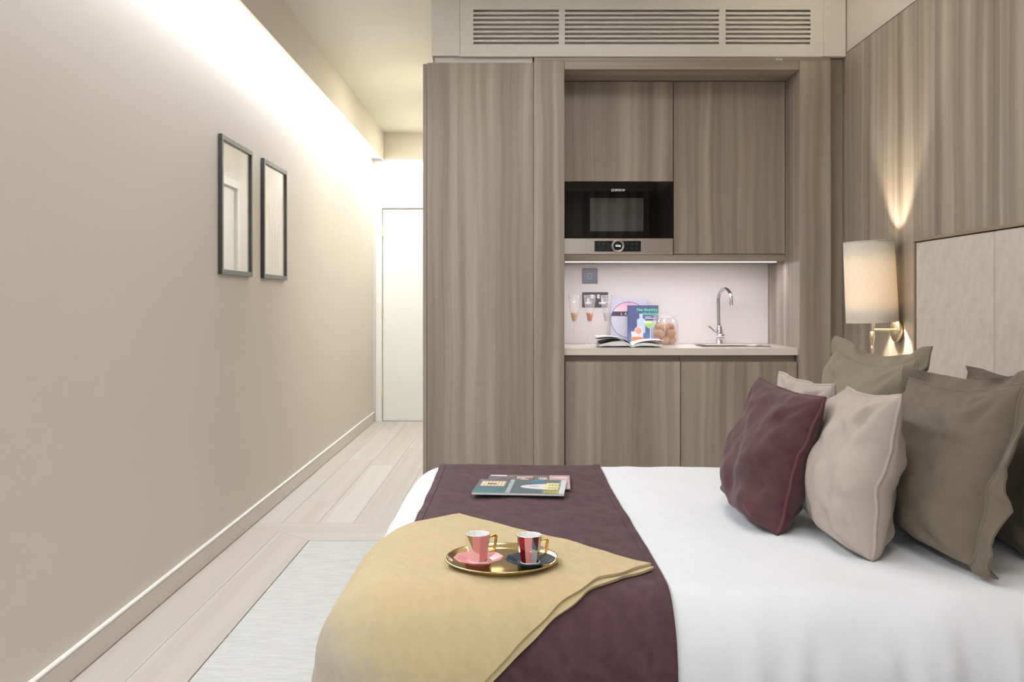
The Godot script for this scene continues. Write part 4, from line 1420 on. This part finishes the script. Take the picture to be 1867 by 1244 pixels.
func build_bed_things() -> void:
	# corners: far bottom, near bottom, near top, far top
	var cg := "cushions on the bed"
	cushion("sleeping_pillow", "plain beige pillow against the headboard behind the near taupe pillow", "pillow", [Vector3(1.36, 0.56, -2.6), Vector3(1.36, 0.56, -2.02), Vector3(1.49, 0.9, -2.02), Vector3(1.49, 0.88, -2.6)], 0.1, 0.07, 9, M.beige, null, "")
	cushion("sleeping_pillow", "plain beige pillow against the headboard behind the far taupe pillow", "pillow", [Vector3(1.36, 0.56, -3.32), Vector3(1.36, 0.56, -2.72), Vector3(1.49, 0.88, -2.72), Vector3(1.49, 0.88, -3.32)], 0.1, 0.07, 8, M.beige, null, "")
	cushion("oxford_pillow", "taupe bordered pillow on the lamp side of the bed", "pillow", [P(1500, 870, 3.3), Vector3(1.07, 0.565, -2.72), P(1676, 655, 2.76), P(1526, 636, 3.3)], 0.11, 0.06, 3, M.taupe, M.taupe, "", 0.25, 0.05, 0.05, 1.0, 0.03)
	cushion("oxford_pillow", "dark taupe bordered pillow, the second of two, behind the wide one", "pillow", [Vector3(1.2, 0.56, -2.66), Vector3(1.18, 0.56, -2.12), Vector3(1.31, 0.96, -2.1), Vector3(1.28, 0.93, -2.66)], 0.05, 0.05, 4, M.taupe_dark, null, "", 0.25, 0.04, 0.045, 1.0, 0.02)
	cushion("oxford_pillow", "wide dark taupe bordered pillow with a crumpled lower corner", "pillow", [Vector3(1.06, 0.565, -2.62), P(1772, 1032, 2.06), P(1874, 700, 2.13), P(1662, 690, 2.62)], 0.11, 0.05, 5, M.taupe_dark, M.taupe_dark, "", 0.3, 0.04, 0.05, 1.0, 0.02)
	cushion("cushion", "beige piped cushion leaning behind the plum cushion", "cushion", [Vector3(0.86, 0.56, -3.05), Vector3(0.88, 0.56, -2.64), P(1519, 703, 2.67), P(1422, 679, 3.06)], 0.06, 0.06, 1, M.beige, M.beige, "", 0.25, 0.07)
	cushion("cushion", "plum velvet piped cushion in front of a beige one", "cushion", [Vector3(0.665, 0.56, -2.84), P(1412, 974, 2.42), P(1503, 726, 2.44), P(1388, 690, 2.86)], 0.1, 0.07, 2, M.burgundy, M.burgundy_pipe, "", 0.3, 0.075)
	cushion("cushion", "beige piped cushion leaning on the wide dark taupe pillow", "cushion", [Vector3(0.83, 0.56, -2.6), P(1588, 1024, 2.18), P(1640, 720, 2.21), P(1541, 706, 2.62)], 0.1, 0.07, 6, M.beige, M.beige, "", 0.3, 0.075)

	# ---- tray with two cups
	var ty := BED + 0.0245
	var tray := thing("serving_tray", "round mirror-gold tray on the mustard throw", "tray", Vector3(-0.024, ty, -2.088))
	lpart("plate", MB.new().lathe([Vector2(0.0, 0.0), Vector2(0.105, 0.0), Vector2(0.114, 0.003), Vector2(0.121, 0.01), Vector2(0.1235, 0.0115), Vector2(0.1242, 0.0105), Vector2(0.123, 0.013), Vector2(0.1195, 0.0125), Vector2(0.112, 0.0055), Vector2(0.104, 0.002), Vector2(0.0, 0.002)], 96), M.tray_gold, tray)
	cup_set(Vector3(-0.0735, ty + 0.0022, -2.072), true)
	cup_set(Vector3(0.0375, ty + 0.0022, -2.062), false)

	# ---- magazines
	var under_mag := thing("magazine", "pale pink and grey magazine lying underneath on the plum runner", "magazine", Vector3(0.05, BED + 0.0135, -3.075))
	under_mag.rotation.y = -0.05
	magazine(under_mag, 0.265, 0.215, 0.004, image_tex(200, 150, func(u, v):
		var c := rgb(98, 88, 90).lerp(rgb(150, 128, 130), clampf(0.5 + fnoise.get_noise_2d(u * 6.0, v * 8.0), 0, 1))
		if v < 0.1 and u > 0.02 and u < 0.22:
			c = rgb(236, 234, 232)
		if u > 0.35 and u < 0.55 and v > 0.1 and v < 0.3:
			c = rgb(214, 176, 170)
		if u > 0.45 and u < 0.55 and v > 0.22 and v < 0.4:
			c = rgb(150, 96, 80)
		if (u > 0.4 and u < 0.5 and v > 0.3 and v < 0.38) or (u > 0.62 and u < 0.72 and v > 0.18 and v < 0.42 and fmod(u * 40.0, 1.0) > 0.3):
			c = rgb(222, 218, 214)
		if u > 0.75:
			c = rgb(206, 170, 172)
			if v > 0.16 and v < 0.24 and u > 0.8 and u < 0.97:
				c = rgb(240, 228, 226)
		return c))
	var top_mag := thing("magazine", "magazine with a teal cover and a white pointed shape lying on top of another", "magazine", Vector3(0.024, BED + 0.0185, -2.957))
	top_mag.rotation.y = -0.09
	magazine(top_mag, 0.275, 0.222, 0.006, image_tex(320, 240, func(u, v):
		var sp: float = wnoise.get_noise_2d(u * 70.0, v * 50.0)
		var c := rgb(72, 86, 92).lerp(rgb(120, 138, 140), clampf(0.5 + sp, 0, 1))
		if u < 0.42:
			c = c.lerp(rgb(62, 150, 150), clampf(smoothstep(0.45, 1.0, v) * (0.9 - u) + sp * 0.3, 0, 1))
		if v > 0.16 and v < 0.52 and u > 0.04 and u < 0.32:
			c = rgb(238, 220, 190)
			if fmod(u * 26.0, 1.0) < 0.22:
				c = rgb(220, 150, 120)
			if v > 0.32 and v < 0.4 and u > 0.12 and u < 0.22:
				c = rgb(110, 90, 70)
		# vertical title
		if u > 0.36 and u < 0.41 and v > 0.03 and v < 0.98 and fmod(v * 9.0, 1.0) > 0.22 and fmod(v * 27.0, 1.0) > 0.25:
			c = rgb(214, 216, 214)
		# white board
		var t: float = clampf((u - 0.5) / 0.36, 0.0, 1.0)
		if u > 0.5 and u < 0.86 and absf(v - 0.52) < 0.26 * sqrt(t) * (1.0 - 0.15 * t):
			c = rgb(232, 232, 230)
			if u > 0.6 and u < 0.7 and absf(v - 0.5) < 0.018:
				c = rgb(120, 126, 128)
		if u > 0.78 and u < 0.93 and v > 0.24 and v < 0.72:
			c = rgb(240, 226, 160)
			if (absf(v - 0.4) < 0.03 or absf(v - 0.6) < 0.03) and u > 0.82 and fmod(u * 30.0, 1.0) > 0.4:
				c = rgb(120, 104, 74)
		if u > 0.76 and u < 0.94 and v > 0.8 and v < 0.95:
			c = rgb(206, 196, 60)
			if fmod(u * 36.0, 1.0) > 0.5 and v > 0.85 and v < 0.9:
				c = rgb(70, 70, 60)
		if u > 0.6 and u < 0.74 and v > 0.02 and v < 0.2:
			c = rgb(62, 140, 170)
		if u > 0.94:
			c = rgb(214, 218, 216)
		return c))


func magazine(o: Node3D, w: float, h: float, t: float, art: Texture2D) -> void:
	lpart("pages", MB.new().box(Vector3(-w / 2 + 0.001, 0.0004, -h / 2 + 0.001), Vector3(w / 2 - 0.001, t - 0.0004, h / 2 - 0.0005), 0.0), M.paper, o)
	var pm := mat(Color.WHITE, 0.3)
	pm.albedo_texture = art
	lpart("back_cover", MB.new().box(Vector3(-w / 2, 0.0, -h / 2), Vector3(w / 2, 0.0004, h / 2), 0.0), M.paper, o)
	lpart("front_cover", MB.new().box(Vector3(-w / 2, t - 0.0004, -h / 2), Vector3(w / 2, t, h / 2), 0.0), M.paper, o)
	var q := MB.new()
	q.card(Vector3(-w / 2, t + 0.0002, -h / 2), Vector3(w / 2, t + 0.0002, -h / 2), Vector3(w / 2, t + 0.0002, h / 2), Vector3(-w / 2, t + 0.0002, h / 2), Vector3.UP)
	lpart("cover_print", q, pm, o)


# faceted espresso cup with its ten-sided saucer
func cup_set(at: Vector3, pink: bool) -> void:
	var sides := 10
	var turn := Transform3D(Basis(Vector3.UP, 0.12), Vector3.ZERO)
	var so := thing("saucer", "pink ten-sided saucer on the gold tray" if pink else "dark blue-green ten-sided saucer on the gold tray", "saucer", at)
	var sm := mat(rgb(232, 160, 158) if pink else rgb(52, 68, 80), 0.12)
	lpart("dish", MB.new().lathe([Vector2(0.0, 0.0), Vector2(0.027, 0.0), Vector2(0.029, 0.003), Vector2(0.054, 0.0125), Vector2(0.0545, 0.0145), Vector2(0.0525, 0.0148), Vector2(0.03, 0.0062), Vector2(0.0, 0.0058)], sides, turn, true), sm, so)
	lpart("foot_ring", MB.new().lathe([Vector2(0.019, 0.0058), Vector2(0.0215, 0.0058), Vector2(0.0212, 0.0075), Vector2(0.0193, 0.0075)], 32, turn), M.porcelain, so)
	var cu := thing("espresso_cup", "faceted pink espresso cup with gold handle on the pink saucer" if pink else "faceted dark red and pink patchwork espresso cup with gold handle on the dark saucer", "cup", at + Vector3(-0.002, 0.0064, 0))
	var h := 0.058
	var r0 := 0.0195
	var r1 := 0.0272
	var body := MB.new()
	var rp := rgb(222, 142, 140).srgb_to_linear()
	var lp := rgb(238, 190, 182).srgb_to_linear()
	var cr := rgb(228, 212, 198).srgb_to_linear()
	var ol := rgb(150, 132, 60).srgb_to_linear()
	var dr := rgb(104, 18, 24).srgb_to_linear()
	var rd := rgb(146, 40, 42).srgb_to_linear()
	var te := rgb(88, 128, 146).srgb_to_linear()
	var pk := rgb(232, 150, 148).srgb_to_linear()
	var gy := rgb(214, 206, 196).srgb_to_linear()
	# per facet: [top, bottom, corner patch]
	var cols: Array
	if pink:
		cols = [[lp, rp, lp], [rp, rp, rp], [rp, lp, ol], [cr, lp, ol], [lp, lp, cr], [lp, rp, lp], [rp, lp, lp], [lp, lp, lp], [cr, lp, lp], [rp, rp, rp]]
	else:
		cols = [[gy, dr, gy], [te, gy, dr], [pk, pk, te], [rd, dr, rd], [dr, dr, rd], [dr, dr, gy], [gy, dr, dr], [te, pk, dr], [dr, gy, pk], [rd, rd, dr]]
	for i in sides:
		var a0 := TAU * i / sides + 0.1
		var a1 := TAU * (i + 1) / sides + 0.1
		var am := (a0 + a1) / 2
		var nn := Vector3(cos(am), -(r1 - r0) / h, sin(am)).normalized()
		var ring := func(a: float, f: float) -> Vector3:
			var r := lerpf(r0, r1, f)
			return Vector3(cos(a) * r, h * f, sin(a) * r)
		var mid := 0.45 if i % 2 == 0 else 0.58
		body.ink = cols[i][1]
		body.quad(ring.call(a0, 0.0), ring.call(a1, 0.0), ring.call(a1, mid), ring.call(a0, mid - 0.12), nn)
		body.ink = cols[i][0]
		body.tri(ring.call(a0, mid - 0.12), ring.call(a1, mid), ring.call(a1, 1.0), nn)
		body.ink = cols[i][2] if i % 2 == 1 else cols[i][0]
		body.tri(ring.call(a0, mid - 0.12), ring.call(a1, 1.0), ring.call(a0, 1.0), nn)
	var glaze := mat(Color.WHITE, 0.1)
	glaze.vertex_color_use_as_albedo = true
	lpart("body", body, glaze, cu)
	lpart("glaze_inside", MB.new().lathe([Vector2(0.0272, 0.058), Vector2(0.0262, 0.0588), Vector2(0.0252, 0.058), Vector2(0.018, 0.004), Vector2(0.0, 0.003), Vector2(0.0, 0.0002), Vector2(0.0195, 0.0002)], sides, Transform3D(Basis(Vector3.UP, -0.1), Vector3.ZERO), true), M.porcelain, cu)
	var ha := Vector3(cos(0.25), 0, -sin(0.25)) if pink else Vector3(cos(-0.35), 0, 0.35)
	lpart("handle", MB.new().tube([ha * 0.0255 + Vector3.UP * 0.05, ha * 0.039 + Vector3.UP * 0.0525, ha * 0.041 + Vector3.UP * 0.05, ha * 0.037 + Vector3.UP * 0.023, ha * 0.035 + Vector3.UP * 0.0205, ha * 0.0235 + Vector3.UP * 0.0185], 0.0031, 8), M.gold, cu)
